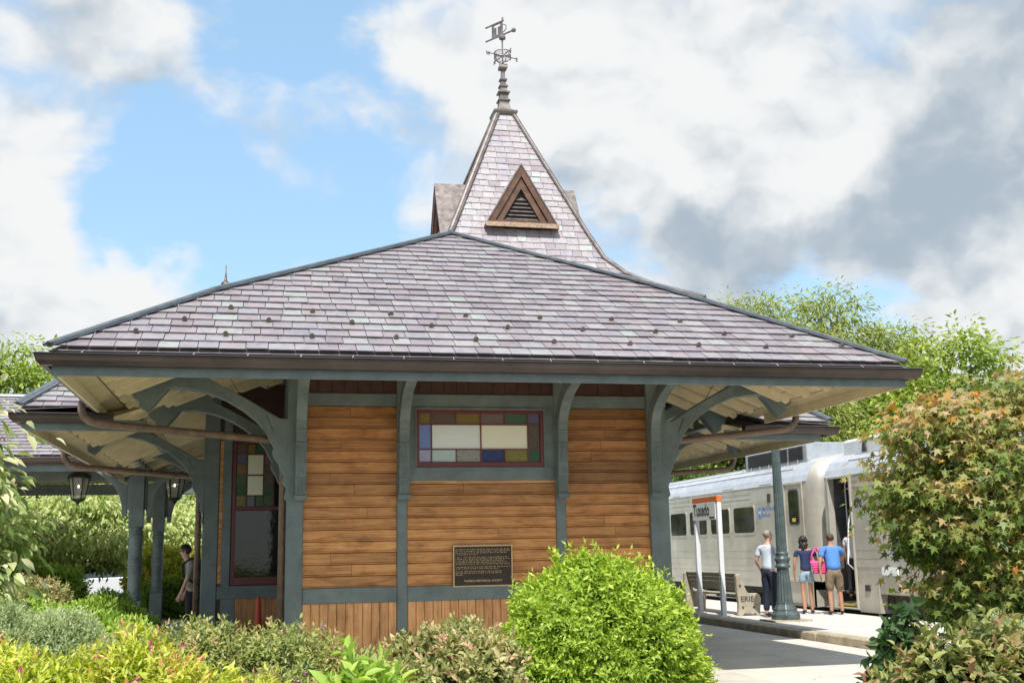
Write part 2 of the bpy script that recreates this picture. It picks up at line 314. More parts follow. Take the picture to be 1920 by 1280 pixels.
class MB:
    def __init__(s): s.v = []; s.f = []
    def add(s, vs, fs):
        n = len(s.v); s.v += [tuple(v) for v in vs]; s.f += [[i+n for i in f] for f in fs]; return s
    def box(s, x0, y0, z0, x1, y1, z1):
        return s.add([(x0, y0, z0), (x1, y0, z0), (x1, y1, z0), (x0, y1, z0), (x0, y0, z1), (x1, y0, z1), (x1, y1, z1), (x0, y1, z1)],
                     [(0, 3, 2, 1), (4, 5, 6, 7), (0, 1, 5, 4), (1, 2, 6, 5), (2, 3, 7, 6), (3, 0, 4, 7)])
    def cbox(s, c, d): return s.box(c[0]-d[0]/2, c[1]-d[1]/2, c[2]-d[2]/2, c[0]+d[0]/2, c[1]+d[1]/2, c[2]+d[2]/2)
    def prism(s, pts, axis, a, b):
        def P(p, t): return {'x': (t, p[0], p[1]), 'y': (p[0], t, p[1]), 'z': (p[0], p[1], t)}[axis]
        n = len(pts)
        return s.add([P(p, a) for p in pts]+[P(p, b) for p in pts], [list(range(n)), list(range(2*n-1, n-1, -1))]+[(i, n+i, n+(i+1) % n, (i+1) % n) for i in range(n)])
    def beam(s, p0, p1, w, h, up=(0, 0, 1)):
        p0 = Vector(p0); p1 = Vector(p1); d = (p1-p0).normalized(); sd = d.cross(Vector(up)).normalized(); u = sd.cross(d)
        vs = []
        for p in (p0, p1):
            for a, b in ((-1, -1), (1, -1), (1, 1), (-1, 1)): vs.append(p+sd*a*w/2+u*b*h/2)
        return s.add(vs, [(0, 1, 2, 3), (7, 6, 5, 4), (0, 4, 5, 1), (1, 5, 6, 2), (2, 6, 7, 3), (3, 7, 4, 0)])
    def tube(s, pts, r, n=8, caps=True):
        pts = [Vector(p) for p in pts]; k = len(pts); rs = r if isinstance(r, (list, tuple)) else [r]*k
        vs = []; prev = None
        for i, p in enumerate(pts):
            d = (pts[min(i+1, k-1)]-pts[max(i-1, 0)]).normalized()
            if prev is None:
                a = d.orthogonal().normalized()
            else:
                a = (prev-d*prev.dot(d)); a = a.normalized() if a.length > 1e-6 else d.orthogonal().normalized()
            prev = a; b_ = d.cross(a)
            for j in range(n):
                t = 2*PI*j/n; vs.append(p+(a*math.cos(t)+b_*math.sin(t))*rs[i])
        fs = [(i*n+j, i*n+(j+1) % n, (i+1)*n+(j+1) % n, (i+1)*n+j) for i in range(k-1) for j in range(n)]
        if caps: fs += [list(range(n))[::-1], [(k-1)*n+j for j in range(n)]]
        return s.add(vs, fs)
    def lathe(s, prof, c, n=16, rot=0, flute=0):
        vs = []; k = len(prof)
        for r, z in prof:
            for j in range(n):
                t = 2*PI*j/n+rot; rr = r*(1-(flute if j % 2 else 0)); vs.append((c[0]+rr*math.cos(t), c[1]+rr*math.sin(t), c[2]+z))
        fs = [(i*n+j, i*n+(j+1) % n, (i+1)*n+(j+1) % n, (i+1)*n+j) for i in range(k-1) for j in range(n)]
        fs += [list(range(n))[::-1], [(k-1)*n+j for j in range(n)]]
        return s.add(vs, fs)
    def ball(s, c, r, n=10, m=7):
        if not isinstance(r, (tuple, list)): r = (r, r, r)
        vs = [(c[0], c[1], c[2]-r[2])]
        for i in range(1, m):
            ph = -PI/2+PI*i/m
            for j in range(n):
                t = 2*PI*j/n; vs.append((c[0]+r[0]*math.cos(ph)*math.cos(t), c[1]+r[1]*math.cos(ph)*math.sin(t), c[2]+r[2]*math.sin(ph)))
        vs.append((c[0], c[1], c[2]+r[2])); T = len(vs)-1
        fs = [(0, 1+(j+1) % n, 1+j) for j in range(n)]
        fs += [(1+i*n+j, 1+i*n+(j+1) % n, 1+(i+1)*n+(j+1) % n, 1+(i+1)*n+j) for i in range(m-2) for j in range(n)]
        fs += [(T, 1+(m-2)*n+j, 1+(m-2)*n+(j+1) % n) for j in range(n)]
        return s.add(vs, fs)
    def poly(s, pts): return s.add(pts, [list(range(len(pts)))])
    def mesh(s, name, off=Vector((0, 0, 0)), smooth=False, tint=None):
        me = bpy.data.meshes.new(name)
        me.from_pydata([(v[0]-off.x, v[1]-off.y, v[2]-off.z) for v in s.v], [], s.f)
        bm = bmesh.new(); bm.from_mesh(me); bmesh.ops.recalc_face_normals(bm, faces=bm.faces); bm.to_mesh(me); bm.free()
        if smooth: me.polygons.foreach_set('use_smooth', [True]*len(me.polygons))
        if tint is not None:
            a = me.attributes.new('tint', 'FLOAT', 'POINT'); a.data.foreach_set('value', tint)
        return me
    def build(s, name, mat, parent=None, smooth=False, bevel=0, tint=None):
        off = WL.get(parent, Vector((0, 0, 0)))
        me = s.mesh(name, off, smooth, tint); o = link(name, me, mat, parent)
        if bevel:
            bv = o.modifiers.new('bevel', 'BEVEL'); bv.width = bevel; bv.segments = 1; bv.limit_method = 'ANGLE'; bv.angle_limit = .6
        if smooth == 'angle':
            pass
        return o
def structure(o, label=None): return tag(o, label, None, None, 'structure')
def text(name, body, mat, parent, loc, rot, size, sx=1, bold=0, extrude=.002, align='LEFT', shear=0):
    cu = bpy.data.curves.new(name, 'FONT'); cu.body = body; cu.size = size; cu.extrude = extrude; cu.offset = bold; cu.align_x = align; cu.shear = shear
    tmp = bpy.data.objects.new(name+'_curve', cu); me = bpy.data.meshes.new_from_object(tmp); me.materials.clear(); me.materials.append(M[mat])
    bpy.data.objects.remove(tmp); bpy.data.curves.remove(cu); o = bpy.data.objects.new(name, me); col.objects.link(o)
    if parent: o.parent = parent
    o.location = Vector(loc)-WL.get(parent, Vector((0, 0, 0))); o.rotation_euler = rot; o.scale = (sx, 1, 1); return o

# ------------------------------------------------------------------ the setting: ground, sidewalk, platform, track
structure(MB().box(-300, -120, -1.2, 300, 400, -.36).build('ground', 'dry_lawn'))
structure(MB().box(-7, 9.8, -.2, 5.79, 33, -.046).build('station_paving', 'paving'))
structure(MB().box(-40, -40, -.355, 5.8, -2, -.20).build('forecourt', 'paving'))
structure(MB().box(-60, -1.9, -.35, 5.8, 33, -.05).build('planting_bed', 'soil'))
structure(MB().box(-80, 33, -.355, -1, 90, -.22).build('parking_lot', 'asphalt'))
sw = structure(MB().box(5.83, -8, -.36, 9.33, 60, -.155).build('sidewalk', 'kerb_stone'))
for j in range(-3, 20):
    for i in range(2):
        MB().box(5.84+i*1.745, j*2.6+.004, -.24, 5.84+i*1.745+1.737, j*2.6+2.592, -.14).build('slab', 'concrete', sw, bevel=.006)
pf = structure(MB().box(9.62, -10, -.36, 12.5, 70, -.02).build('platform', 'kerb_stone'))
for j in range(-3, 20):
    for i in range(2):
        MB().box(9.625+i*1.44, j*3+.004, -.1, 9.625+i*1.44+1.432, j*3+2.992, 0).build('slab', 'platform_concrete', pf, bevel=.006)
for j in range(-3, 20):
    MB().box(9.34, j*3+.01, -.34, 9.615, j*3+2.99, -.004+.006*(j % 2)).build('kerb_stone', 'kerb_stone', pf, bevel=.02)
structure(MB().box(12.55, -40, -.5, 19, 120, -.34).build('track_bed', 'ballast_stone'))
for x in (13.6, 15.05):
    tag(MB().box(x-.035, -40, -.335, x+.035, 120, -.2).build('rail', 'rail_steel'), None, None, None, 'structure')

# ------------------------------------------------------------------ the station
ST = thing('station_building', 'timber railway station with slate hipped roofs, pyramid tower and cedar boarded end wall', 'station', (3, 15, 0))
YW = 15.0
XL, XR, X2, X3 = .57, 5.34, (1.80, 1.94), (4.0, 4.14)
fw = MB().box(.5, YW+.02, -.05, 5.5, YW+.2, 4.3).build('front_wall', 'maroon_frieze', ST)
MB().box(.40, YW+.2, -.05, .52, 20, 4.3).build('side_wall', 'trim_paint', ST)
MB().box(5.47, YW+.2, -.05, 5.6, 20, 4.3).build('side_wall', 'trim_paint', ST)
# posts
for i, (a, b) in enumerate([(.35, .57), X2, X3, (5.34+.02, 5.64)]):
    y0 = YW-.07 if i in (0, 3) else YW-.045
    MB().box(a, y0, -.05, b, YW+.2, 4.25).build('post', 'trim_paint', fw, bevel=.012)
# rails: upper band, chair rail
for a, b in ((XL, X2[0]), (X2[1], X3[0]), (X3[1], XR+.02)):
    MB().box(a, YW-.03, 3.44, b, YW+.03, 3.61).build('band_rail', 'trim_paint', fw, bevel=.006)
    MB().box(a, YW-.04, .85, b, YW+.03, 1.05).build('chair_rail', 'trim_paint', fw, bevel=.008)
# frieze shingles above the band
for a, b in ((XL, X2[0]), (X2[1], X3[0]), (X3[1], XR+.02)):
    n = int((b-a)/.17)
    for k in range(n):
        w = (b-a)/n
        MB().box(a+k*w+.003, YW-.005-.004*(k % 2), 3.61, a+(k+1)*w-.003, YW+.03, 3.9+.01*(k % 3)).build('shingle', 'maroon_frieze', fw)
# siding: one mesh per bay, an object per board
def board_mesh(w, h):
    pr = [(0, .022), (0, -.014), (.005, -.019), (.014, -.019), (.018, -.013), (.020, -.006), (.025, -.006), (.028, -.013), (h-.010, -.007), (h-.004, .004), (h-.004, .022)]
    mb = MB(); mb.prism([(y, z) for z, y in pr], 'x', 0, w); return mb.mesh('siding_board')
PITCH_B = (3.44-1.05)/16
bays = [(XL, X2[0], 0, 16), (X2[1], X3[0], 0, 9), (X3[1], XR+.02, 0, 16)]
for bi, (a, b, k0, k1) in enumerate(bays):
    me = board_mesh(b-a-.004, PITCH_B-.002); me.materials.append(M['cedar'])
    for k in range(k0, k1):
        cut = random.uniform(.25, .75)*(b-a) if random.random() < .22 else None
        if cut:
            m2 = board_mesh(b-a-cut-.006, PITCH_B-.002); m2.materials.append(M['cedar']); o2 = link('siding_board', m2, None, fw, (a+cut+.002, YW-.002, 1.051+k*PITCH_B)); m1 = board_mesh(cut-.004, PITCH_B-.002); m1.materials.append(M['cedar'])
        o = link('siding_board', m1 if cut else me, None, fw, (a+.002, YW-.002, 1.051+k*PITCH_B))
        height_tone = max(0, (k-4)/12)            # boards turn darker and browner towards the top
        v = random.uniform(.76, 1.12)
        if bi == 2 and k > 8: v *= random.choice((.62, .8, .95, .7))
        d = v*(1-.26*height_tone)*random.choice((1, 1, .93, .82 if k > 6 else 1)); o.color = (d, d*(1-.08*height_tone), d*(1-.10*height_tone), 1)
        if cut: e_ = random.uniform(.85, 1.1); o2.color = (d*e_, d*e_*(1-.08*height_tone), d*e_*(1-.1*height_tone), 1)
MB().box(X2[1]+.002, YW-.014, 1.05+9*PITCH_B, X3[0]-.002, YW+.02, 2.43).build('siding_board', 'cedar', fw)
# upright wainscot boards
for bi, (a, b, k0, k1) in enumerate(bays):
    n = round((b-a)/.112); w = (b-a)/n
    mb = MB(); mb.prism([(0, .02), (0, -.004), (.008, -.014), (w-.010, -.014), (w-.003, -.004), (w-.003, .02)], 'z', 0, .93)
    me = mb.mesh('wainscot_board'); me.materials.append(M['cedar_upright'])
    for k in range(n):
        o = link('wainscot_board', me, None, fw, (a+k*w+.0015, YW-.004, -.08)); d = random.uniform(.85, 1.12); o.color = (d, d, d, 1)
# window of the front wall and its apron
W = MB(); wx0, wx1, wz0, wz1 = 2.09, 3.83, 2.63, 3.38
W.box(X2[1], YW-.032, wz1+.02, X3[0], YW+.02, 3.44); W.box(X2[1], YW-.032, 2.43, X3[0], YW+.02, wz0-.02)
W.box(X2[1], YW-.032, wz0-.02, wx0-.02, YW+.02, wz1+.02); W.box(wx1+.02, YW-.032, wz0-.02, X3[0], YW+.02, wz1+.02)
W.box(wx0-.05, YW-.045, wz0-.045, wx1+.05, YW-.033, wz0-.02); W.box(wx0-.05, YW-.045, wz1+.02, wx1+.05, YW-.033, wz1+.045)
W.box(wx0-.045, YW-.045, wz0-.02, wx0-.02, YW-.033, wz1+.02); W.box(wx1+.02, YW-.045, wz0-.02, wx1+.045, YW-.033, wz1+.02)
W.build('window_surround', 'trim_paint', fw, bevel=.004)
win = MB()
win.box(wx0-.02, YW-.02, wz0-.02, wx1+.02, YW+.018, wz0+.05); win.box(wx0-.02, YW-.02, wz1-.03, wx1+.02, YW+.018, wz1+.02)
win.box(wx0-.02, YW-.02, wz0+.05, wx0+.018, YW+.018, wz1-.03); win.box(wx1-.03, YW-.02, wz0+.05, wx1+.02, YW+.018, wz1-.03)
def zx(p): return wx0+(p-222)/(1055-222)*(wx1-wx0)
def zz(p): return wz1-(p-325)/(688-325)*(wz1-wz0)
cols = [232, 311, 474, 639, 800, 958, 1037]; rows = [335, 413, 578, 660]
hw = .009
for r in rows[1:3]: win.box(wx0+.018, YW-.012, zz(r)-hw, wx1-.03, YW+.012, zz(r)+hw)
for c in (cols[1], cols[5]): win.box(zx(c)-hw, YW-.0125, wz0+.05, zx(c)+hw, YW+.0125, wz1-.03)
win.box(zx(cols[3])-hw, YW-.0125, wz0+.05, zx(cols[3])+hw, YW+.0125, wz1-.03)
for c in (cols[2], cols[4]):
    for (r0, r1) in ((rows[0], rows[1]), (rows[2], rows[3])): win.box(zx(c)-hw*.8, YW-.011, zz(r1), zx(c)+hw*.8, YW+.011, zz(r0))
wo = win.build('front_window', 'maroon_paint', ST)
def pane(x0, x1, r0, r1, g):
    MB().box(zx(x0), YW+.001, zz(r1), zx(x1), YW+.005, zz(r0)).build('pane', 'glass_'+g, wo)
for k, g in enumerate(['amber', 'umber', 'amber', 'mauve', 'green', 'violet']): pane(cols[k], cols[k+1], rows[0], rows[1], g)
for k, g in enumerate(['lavender', 'aqua', 'clear', 'navy', 'olive', 'bottle']): pane(cols[k], cols[k+1], rows[2], rows[3], g)
pane(cols[0], cols[1], rows[1], rows[2], 'blue'); pane(cols[5], cols[6], rows[1], rows[2], 'textured')
pane(cols[1], cols[3], rows[1], rows[2], 'pale'); pane(cols[3], cols[5], rows[1], rows[2], 'cream')
# carved brackets on the front wall
def front_bracket(xc):
    w = .07; y = YW-.07
    b = MB()
    arm_out = [(.17, 2.93), (.175, 3.08), (.21, 3.22), (.29, 3.35), (.42, 3.46), (.62, 3.56), (.9, 3.64), (1.2, 3.70)]
    arm_in = [(1.2, 3.86), (.86, 3.80), (.56, 3.72), (.34, 3.62), (.18, 3.48), (.08, 3.32), (.02, 3.1), (0, 2.93)]
    b.prism([(y-o, z) for o, z in arm_out+arm_in], 'x', xc-w, xc+w)
    # upper mould and two moulded collars on the arm
    b.box(xc-w-.006, y-.185, 3.085, xc+w+.006, y, 3.105); b.beam((xc, y-.36, 3.405), (xc, y-.345, 3.425), 2*w+.012, .03, (0, 1, 0))
    o = b.build('bracket', 'trim_paint', ST, bevel=.008)
    p = MB()
    p.box(xc-w-.012, y-.16, 2.18, xc+w+.012, y, 2.24); p.box(xc-w, y-.13, 2.24, xc+w, y, 2.46)
    p.box(xc-w-.008, y-.15, 2.46, xc+w+.008, y, 2.475); p.box(xc-w, y-.145, 2.475, xc+w, y, 2.62); p.box(xc-w, y-.15, 2.62, xc+w, y, 2.93)
    p.box(xc-w-.008, y-.175, 2.915, xc+w+.008, y, 2.93)
    for k in range(4):                                # reeds and the round boss carved on the face
        xx = xc-w+.018+k*.035; p.tube([(xx, y-.15, 2.65), (xx, y-.15, 2.89)], .0105, 6); p.tube([(xx, y-.13, 2.27), (xx, y-.13, 2.43)], .0105, 6)
    for r in (.045, .022):
        p.tube([(xc+r*math.cos(t), y-.147, 2.547+r*math.sin(t)) for t in np.linspace(0, 2*PI, 13)], .006, 5, False)
    p.build('corbel', 'trim_paint', o, bevel=.004)
for xc in (.525, 1.88, 4.07, 5.42): front_bracket(xc)
for xx in (2.12, 4.36): MB().box(xx-.1, YW-.75, 3.755, xx+.12, YW-.67, 3.80).build('light_fixture', 'sign_grey', ST, bevel=.008)
# the big side brackets: traced on the plane of their wall, 14 cm thick
PX = [(525, 785), (470, 752), (395, 712), (370, 690), (300, 690), (245, 736), (252, 748), (262, 754), (261, 763), (275, 772), (285, 764), (318, 728), (350, 729), (390, 737), (425, 751),
      (455, 769), (480, 789), (497, 809), (509, 832), (513, 838), (510, 848), (514, 858), (521, 868), (527, 885), (532, 892), (529, 905), (536, 915), (532, 935), (542, 945), (542, 785)]
PROF = [(.35-un(x, y, Y=15.0).x, un(x, y, Y=15.0).z) for x, y in PX]      # distance out from the post, height
def side_bracket(xp, sgn, y, dz=0):
    pts = [(xp+sgn*o, z+dz) for o, z in PROF]
    o = MB().prism(pts, 'y', y, y+.19).build('side_bracket', 'trim_paint', ST, bevel=.01)
    for (ox, oz, ex, ez) in ((.62, 3.58, .72, 3.78), (.18, 3.08, .27, 3.30)):     # scarf joints in the arm
        MB().beam((xp+sgn*ox*1.02, y-.002, oz+dz), (xp+sgn*(ex)*1.04, y-.002, ez+dz), .006, .012, (0, 1, 0)).build('scarf_joint', 'coach_dark', o)
for xp, sg in ((.35, -1), (5.64, 1)):
    for y in (YW-.06, 17.3): side_bracket(xp, sg, y)

# ---- main block behind
Y2 = 19.6
mw = MB().box(-.7, Y2+.03, -.05, 7.0, Y2+.2, 4.4).build('main_wall', 'maroon_frieze', ST)
MB().box(-.92, Y2, -.05, -.66, Y2+.25, 4.3).build('post', 'trim_paint', mw, bevel=.012)
MB().box(6.75, Y2, -.05, 7.0, Y2+.25, 4.3).build('post', 'trim_paint', mw, bevel=.012)
MB().box(-.9, Y2+.25, -.05, -.78, 28, 4.3).build('side_wall', 'trim_paint', ST)
MB().box(6.9, Y2+.25, -.05, 7.02, 28, 4.3).build('side_wall', 'trim_paint', ST)
for k in range(16): 
    o = MB().box(-.655, Y2+.015, 1.03+k*.15, -.60, Y2+.04, 1.03+k*.15+.142).build('siding_board', 'cedar', mw)
MB().box(-.595, Y2-.005, .78, -.455, Y2+.03, 3.9).build('window_casing', 'trim_paint', mw, bevel=.006)
MB().box(-.655, Y2-.012, .78, .42, Y2-.006, .985).build('sill_rail', 'trim_paint', mw, bevel=.0)
MB().box(-.655, Y2-.02, .90, .42, Y2+.03, .915).build('sill_rail', 'trim_paint', mw)
MB().box(-.595, Y2-.004, -.05, -.36, Y2+.03, .775).build('skirting_post', 'trim_paint', mw)
for k in range(8):
    o = MB().box(-.355+k*.1, Y2+.005, -.05, -.355+k*.1+.096, Y2+.03, .775).build('wainscot_board', 'cedar_upright', mw); o.color = (.75, .68, .64, 1)
x0, x1 = -.44, .62
w2 = MB()
w2.box(x0, Y2-.012, 1.0, x0+.055, Y2+.028, 3.42); w2.box(x1-.05, Y2-.012, 1.0, x1, Y2+.028, 3.42); w2.box(x0+.055, Y2-.012, 1.0, x1-.05, Y2+.028, 1.13); w2.box(x0+.055, Y2-.012, 3.36, x1-.05, Y2+.028, 3.42)
w2.box(x0+.055, Y2-.012, 2.24, x1-.05, Y2+.028, 2.30)
w2o = w2.build('sash_window', 'maroon_paint', ST, bevel=.004)
gx = [x0+.055, x0+.22, x0+.26+.0, x1-.22, x1-.05]
cx_ = [-.385, -.21, .05, .36, .57]
def p2(a, b, c, d, g): MB().box(a+.006, Y2+.004, c+.006, b-.006, Y2+.01, d-.006).build('pane', 'glass_'+g, w2o)
zs = [2.30, 2.48, 2.66, 2.84, 3.02, 3.19, 3.36]
for i, g in enumerate(['olive', 'bottle', 'green', 'amber', 'violet', 'umber']): p2(-.385, -.215, zs[i], zs[i+1], g if i else 'olive')
for i, g in enumerate(['green', 'bottle', 'textured', 'umber', 'mauve', 'navy']): p2(.075, .24, zs[i], zs[i+1], g)
p2(-.2, .065, 2.49, 2.825, 'cream'); p2(-.2, .065, 2.84, 3.18, 'cream')
for a, b, g1, g2 in ((-.2, -.07, 'dark', 'amber'), (-.06, .065, 'green', 'bottle')): p2(a, b, 2.30, 2.48, g1); p2(a, b, 3.19, 3.36, g2)
p2(.25, .57, 2.3, 3.36, 'dark')
lead = MB()
for z in zs[1:-1]: lead.box(-.385, Y2-.002, z-.007, -.2, Y2+.016, z+.007); lead.box(.06, Y2-.002, z-.007, .25, Y2+.016, z+.007)
for x in (-.208, .07, .245): lead.box(x-.007, Y2-.003, 2.3, x+.007, Y2+.017, 3.36)
for z in (2.485, 2.832, 3.185): lead.box(-.2, Y2-.002, z-.007, .065, Y2+.016, z+.007)
lead.build('glazing_bar', 'maroon_paint', w2o)
p2(-.39, .58, 1.13, 2.24, 'wavy')
for y in (Y2, 23.6):
    for xp, sg in ((-.92, -1), (7.0, 1)): side_bracket(xp, sg, y, -.16)

# ---- roofs
def clip(poly, ref):
    """convex clip of a 2-D polygon by a convex counter-clockwise reference polygon"""
    out = poly
    n = len(ref)
    for i in range(n):
        a, b = ref[i], ref[(i+1) % n]; inp = out; out = []
        if not inp: return []
        ins = lambda p: (b[0]-a[0])*(p[1]-a[1])-(b[1]-a[1])*(p[0]-a[0]) >= -1e-9
        for j in range(len(inp)):
            p, q = inp[j], inp[(j+1) % len(inp)]; ip, iq = ins(p), ins(q)
            if ip: out.append(p)
            if ip != iq:
                d1 = (b[0]-a[0])*(p[1]-a[1])-(b[1]-a[1])*(p[0]-a[0]); d2 = (b[0]-a[0])*(q[1]-a[1])-(b[1]-a[1])*(q[0]-a[0]); t = d1/(d1-d2)
                out.append((p[0]+(q[0]-p[0])*t, p[1]+(q[1]-p[1])*t))
    return out
UNIT = {}
def slate_shape(poly, v0, ln, t, jit):
    """polygon in (u, v) -> thin tilted slate, its lower edge standing proud"""
    h = lambda v: t*2.1*(1-(v-v0)/ln)+.002+jit
    n = len(poly); vs = [(u, v, h(v)+.0) for u, v in poly]+[(u, v, h(v)-t) for u, v in poly]
    return vs, [list(range(n))]+[(i, n+i, n+(i+1) % n, (i+1) % n) for i in range(n)]
def slates(parent, O, u, v, ref, expo, wmean, t=.013, n_obj=0, vmax=None, stuff_name='slate_courses', mat='slate', taper=0, x_range=None):
    O = Vector(O); u = Vector(u).normalized(); v = Vector(v).normalized(); nrm = u.cross(v).normalized()
    if nrm.z < 0: nrm = -nrm
    rot = Matrix((u, v, nrm)).transposed().to_4x4()
    us = [p[0] for p in ref]; vs_ = [p[1] for p in ref]
    mb = MB(); tint = []; cnt = 0; r = 0; vv = min(vs_)
    while vv < max(vs_):
        e = expo*(1-taper*r); uu = min(us)-random.random()*wmean; ln = e*1.25
        while uu < max(us):
            w = random.choice((.82, .92, 1.0, 1.08, 1.2))*wmean; g = .004
            jl = random.uniform(-.010, .010)
            full = [(uu+g, vv+jl), (uu+w-g, vv+jl+random.uniform(-.003, .003)), (uu+w-g, vv+ln), (uu+g, vv+ln)]
            whole = False
            pc = clip(full, ref)
            if len(pc) >= 3 and (x_range is None or x_range(uu, vv)):
                jit = random.choice((0, .001, .003, .003, .006))
                sv, sf = slate_shape(pc, vv, ln, t, jit)
                ar = abs(sum(pc[i][0]*pc[(i+1) % len(pc)][1]-pc[(i+1) % len(pc)][0]*pc[i][1] for i in range(len(pc))))/2
                if cnt < n_obj and ar > .02:
                    c = (sum(p[0] for p in pc)/len(pc), vv)
                    key = None
                    if len(pc) == 4 and abs(ar-(w-2*g)*(ln-jl)) < .003:
                        key = (id(parent), round(w, 4), random.randrange(2)); c = (uu, vv)
                    if key and key in UNIT: me = UNIT[key]
                    else:
                        me = MB().add([(a-c[0], b_-c[1], h) for a, b_, h in sv], sf).mesh('slate'); me.materials.append(M['slate'])
                        if key: UNIT[key] = me
                    o = link('slate', me, None, parent)
                    mw_ = rot.copy(); mw_.translation = O+u*c[0]+v*c[1]-WL[parent]; o.matrix_local = mw_; cnt += 1
                else:
                    mb.add([O+u*a+v*b_+nrm*h for a, b_, h in sv], sf); tint += [random.uniform(.001, 1)]*len(sv)
            uu += w
        vv += e; r += 1
    if mb.v: tag(mb.build(stuff_name, mat, parent, tint=tint), kind='stuff')
    return cnt
def fan(pts): return [Vector(p) for p in pts]

E1 = (12.28, 3.68); eL, eR = Vector((-2.2, *E1)), Vector((7.86, *E1)); bL, bR, pk = Vector((-.62, 14.08, 4.74)), Vector((5.54, 14.82, 5.18)), Vector((2.93, 17.1, 6.51))
r1 = MB()
dn = Vector((0, 0, -.03))
def sheet(*p): r1.poly([Vector(q)+dn for q in p])
sheet(eL, eR, bR, pk, bL)
bLb, bRb, pkb, eLb, eRb = [Vector((q.x, y_, q.z)) for q, y_ in ((bL, 18.65), (bR, 20.2), (pk, 22.8), (eL, 15.65), (eR, 16.65))]
sheet(eL, bL, bLb, eLb); sheet(bL, pk, pkb, bLb); sheet(pk, bR, bRb, pkb); sheet(bR, eR, eRb, bRb)
roof1 = r1.build('front_roof', 'slate', ST)
vdir = (pk-Vector((pk.x, *E1))).normalized()
def uv1(p): q = p-eL; return (q.x, math.hypot(q.y, q.z))
ref1 = [uv1(p) for p in (eL, eR, bR, pk, bL)]
SL = ref1[3][1]
n_used = slates(roof1, eL, (1, 0, 0), vdir, ref1, SL/23, .24, n_obj=300)
# hip caps
for chain in ((eL, bL, pk), (eR, bR, pk)):
    cp = MB(); pts = [Vector(p)+Vector((0, 0, .035)) for p in chain]
    for a, b in zip(pts, pts[1:]): 
        cp.beam(a, b, .17, .035); cp.tube([a, b], .036, 8)
    cp.build('hip_cap', 'lead_cap', roof1)
MB().tube([pk+Vector((0, 0, .04)), pkb+Vector((0, 0, .04))], .05, 8).build('ridge_cap', 'lead_cap', roof1)
for (x, y) in [(433, 583), (586, 590), (733, 595), (873, 598), (1012, 602), (1146, 605), (1275, 608), (346, 605), (504, 607), (660, 611), (809, 617), (952, 620), (1093, 624), (1229, 628), (1358, 632), (1485, 636),
               (255, 628), (423, 633), (585, 637), (743, 639), (892, 643), (1039, 647), (1181, 651), (1310, 653), (1436, 657), (1578, 655)]:
    d = un(x, y, Y=1)-Vector((0, 0, CAM_Z)); n_ = Vector((1, 0, 0)).cross(vdir); n_ = n_ if n_.z > 0 else -n_
    p = Vector((0, 0, CAM_Z))+d*((eL-Vector((0, 0, CAM_Z))).dot(n_)/d.dot(n_))
    g = MB(); c = p+n_*.03
    pts = [c+Vector((1, 0, 0))*.032*math.cos(t)+n_*.05*math.sin(t) for t in np.linspace(0, PI, 7)]
    back = [q+vdir*.02 for q in pts]; tip = c+vdir*.10
    nn = len(pts); g.add(pts+back+[tip], [list(range(nn))]+[(i, i+1, nn+i+1, nn+i) for i in range(nn-1)]+[(nn+i, nn+i+1, 2*nn) for i in range(nn-1)])
    g.build('snow_guard', 'guard_metal', roof1)

def gutter(pts, name='gutter', side=1):
    """pts: eave corners in order; the outer lip is on these points"""
    prof = [(0, 0), (.02, .012), (.015, -.01), (.03, -.07), (.07, -.115), (.13, -.12), (.13, -.01)]   # inward distance, height
    g = MB(); P = [Vector(p) for p in pts]; k = len(P); rings = []
    for i, p in enumerate(P):
        d0 = (P[i]-P[i-1]).normalized() if i else (P[1]-P[0]).normalized()
        d1 = (P[i+1]-P[i]).normalized() if i < k-1 else d0
        n0 = Vector((-d0.y, d0.x, 0)).normalized(); n1 = Vector((-d1.y, d1.x, 0)).normalized()
        mt = (n0+n1).normalized(); mt = mt/max(.3, mt.dot(n0))
        rings.append([p+mt*a*side+Vector((0, 0, h)) for a, h in prof])
    m_ = len(prof); g.add([v for r in rings for v in r], [(i*m_+j, i*m_+j+1, (i+1)*m_+j+1, (i+1)*m_+j) for i in range(k-1) for j in range(m_-1)]+[list(range(m_)), [(k-1)*m_+j for j in range(m_)]])
    return g.build(name, 'gutter_metal', ST)
gz = 3.60
g1 = gutter([(-2.33, 15.4, gz), (-2.33, 12.14, gz), (8.02, 12.14, gz), (8.02, 16.4, gz)])
for k in range(18): MB().beam((-1.85+k*.565, 12.15, gz+.008), (-1.85+k*.565+.015, 12.26, gz+.055), .007, .004).build('gutter_strap', 'coach_roof', g1)
MB().box(-2.12, 12.33, 3.60, 7.8, 12.36, 3.70).build('drip_edge', 'gutter_metal', ST)
def fascia(x0, x1, y0, yb, zb, zt):
    f = MB(); f.box(x0, y0, zb, x1, y0+.05, zt).build('fascia', 'trim_paint', ST, bevel=.006)
    for x, s in ((x0, 1), (x1, -1)):
        MB().box(min(x, x+s*.05), y0+.052, zb+.002, max(x, x+s*.05), yb, zt).build('fascia', 'trim_paint', ST, bevel=.004)
        MB().box(min(x+s*.052, x+s*.08), y0+.06, zb-.012, max(x+s*.052, x+s*.08), yb, zt-.02).build('fascia_lining', 'soffit_paint', ST)
fascia(-2.16, 7.85, 12.31, 16.2, 3.39, 3.54)
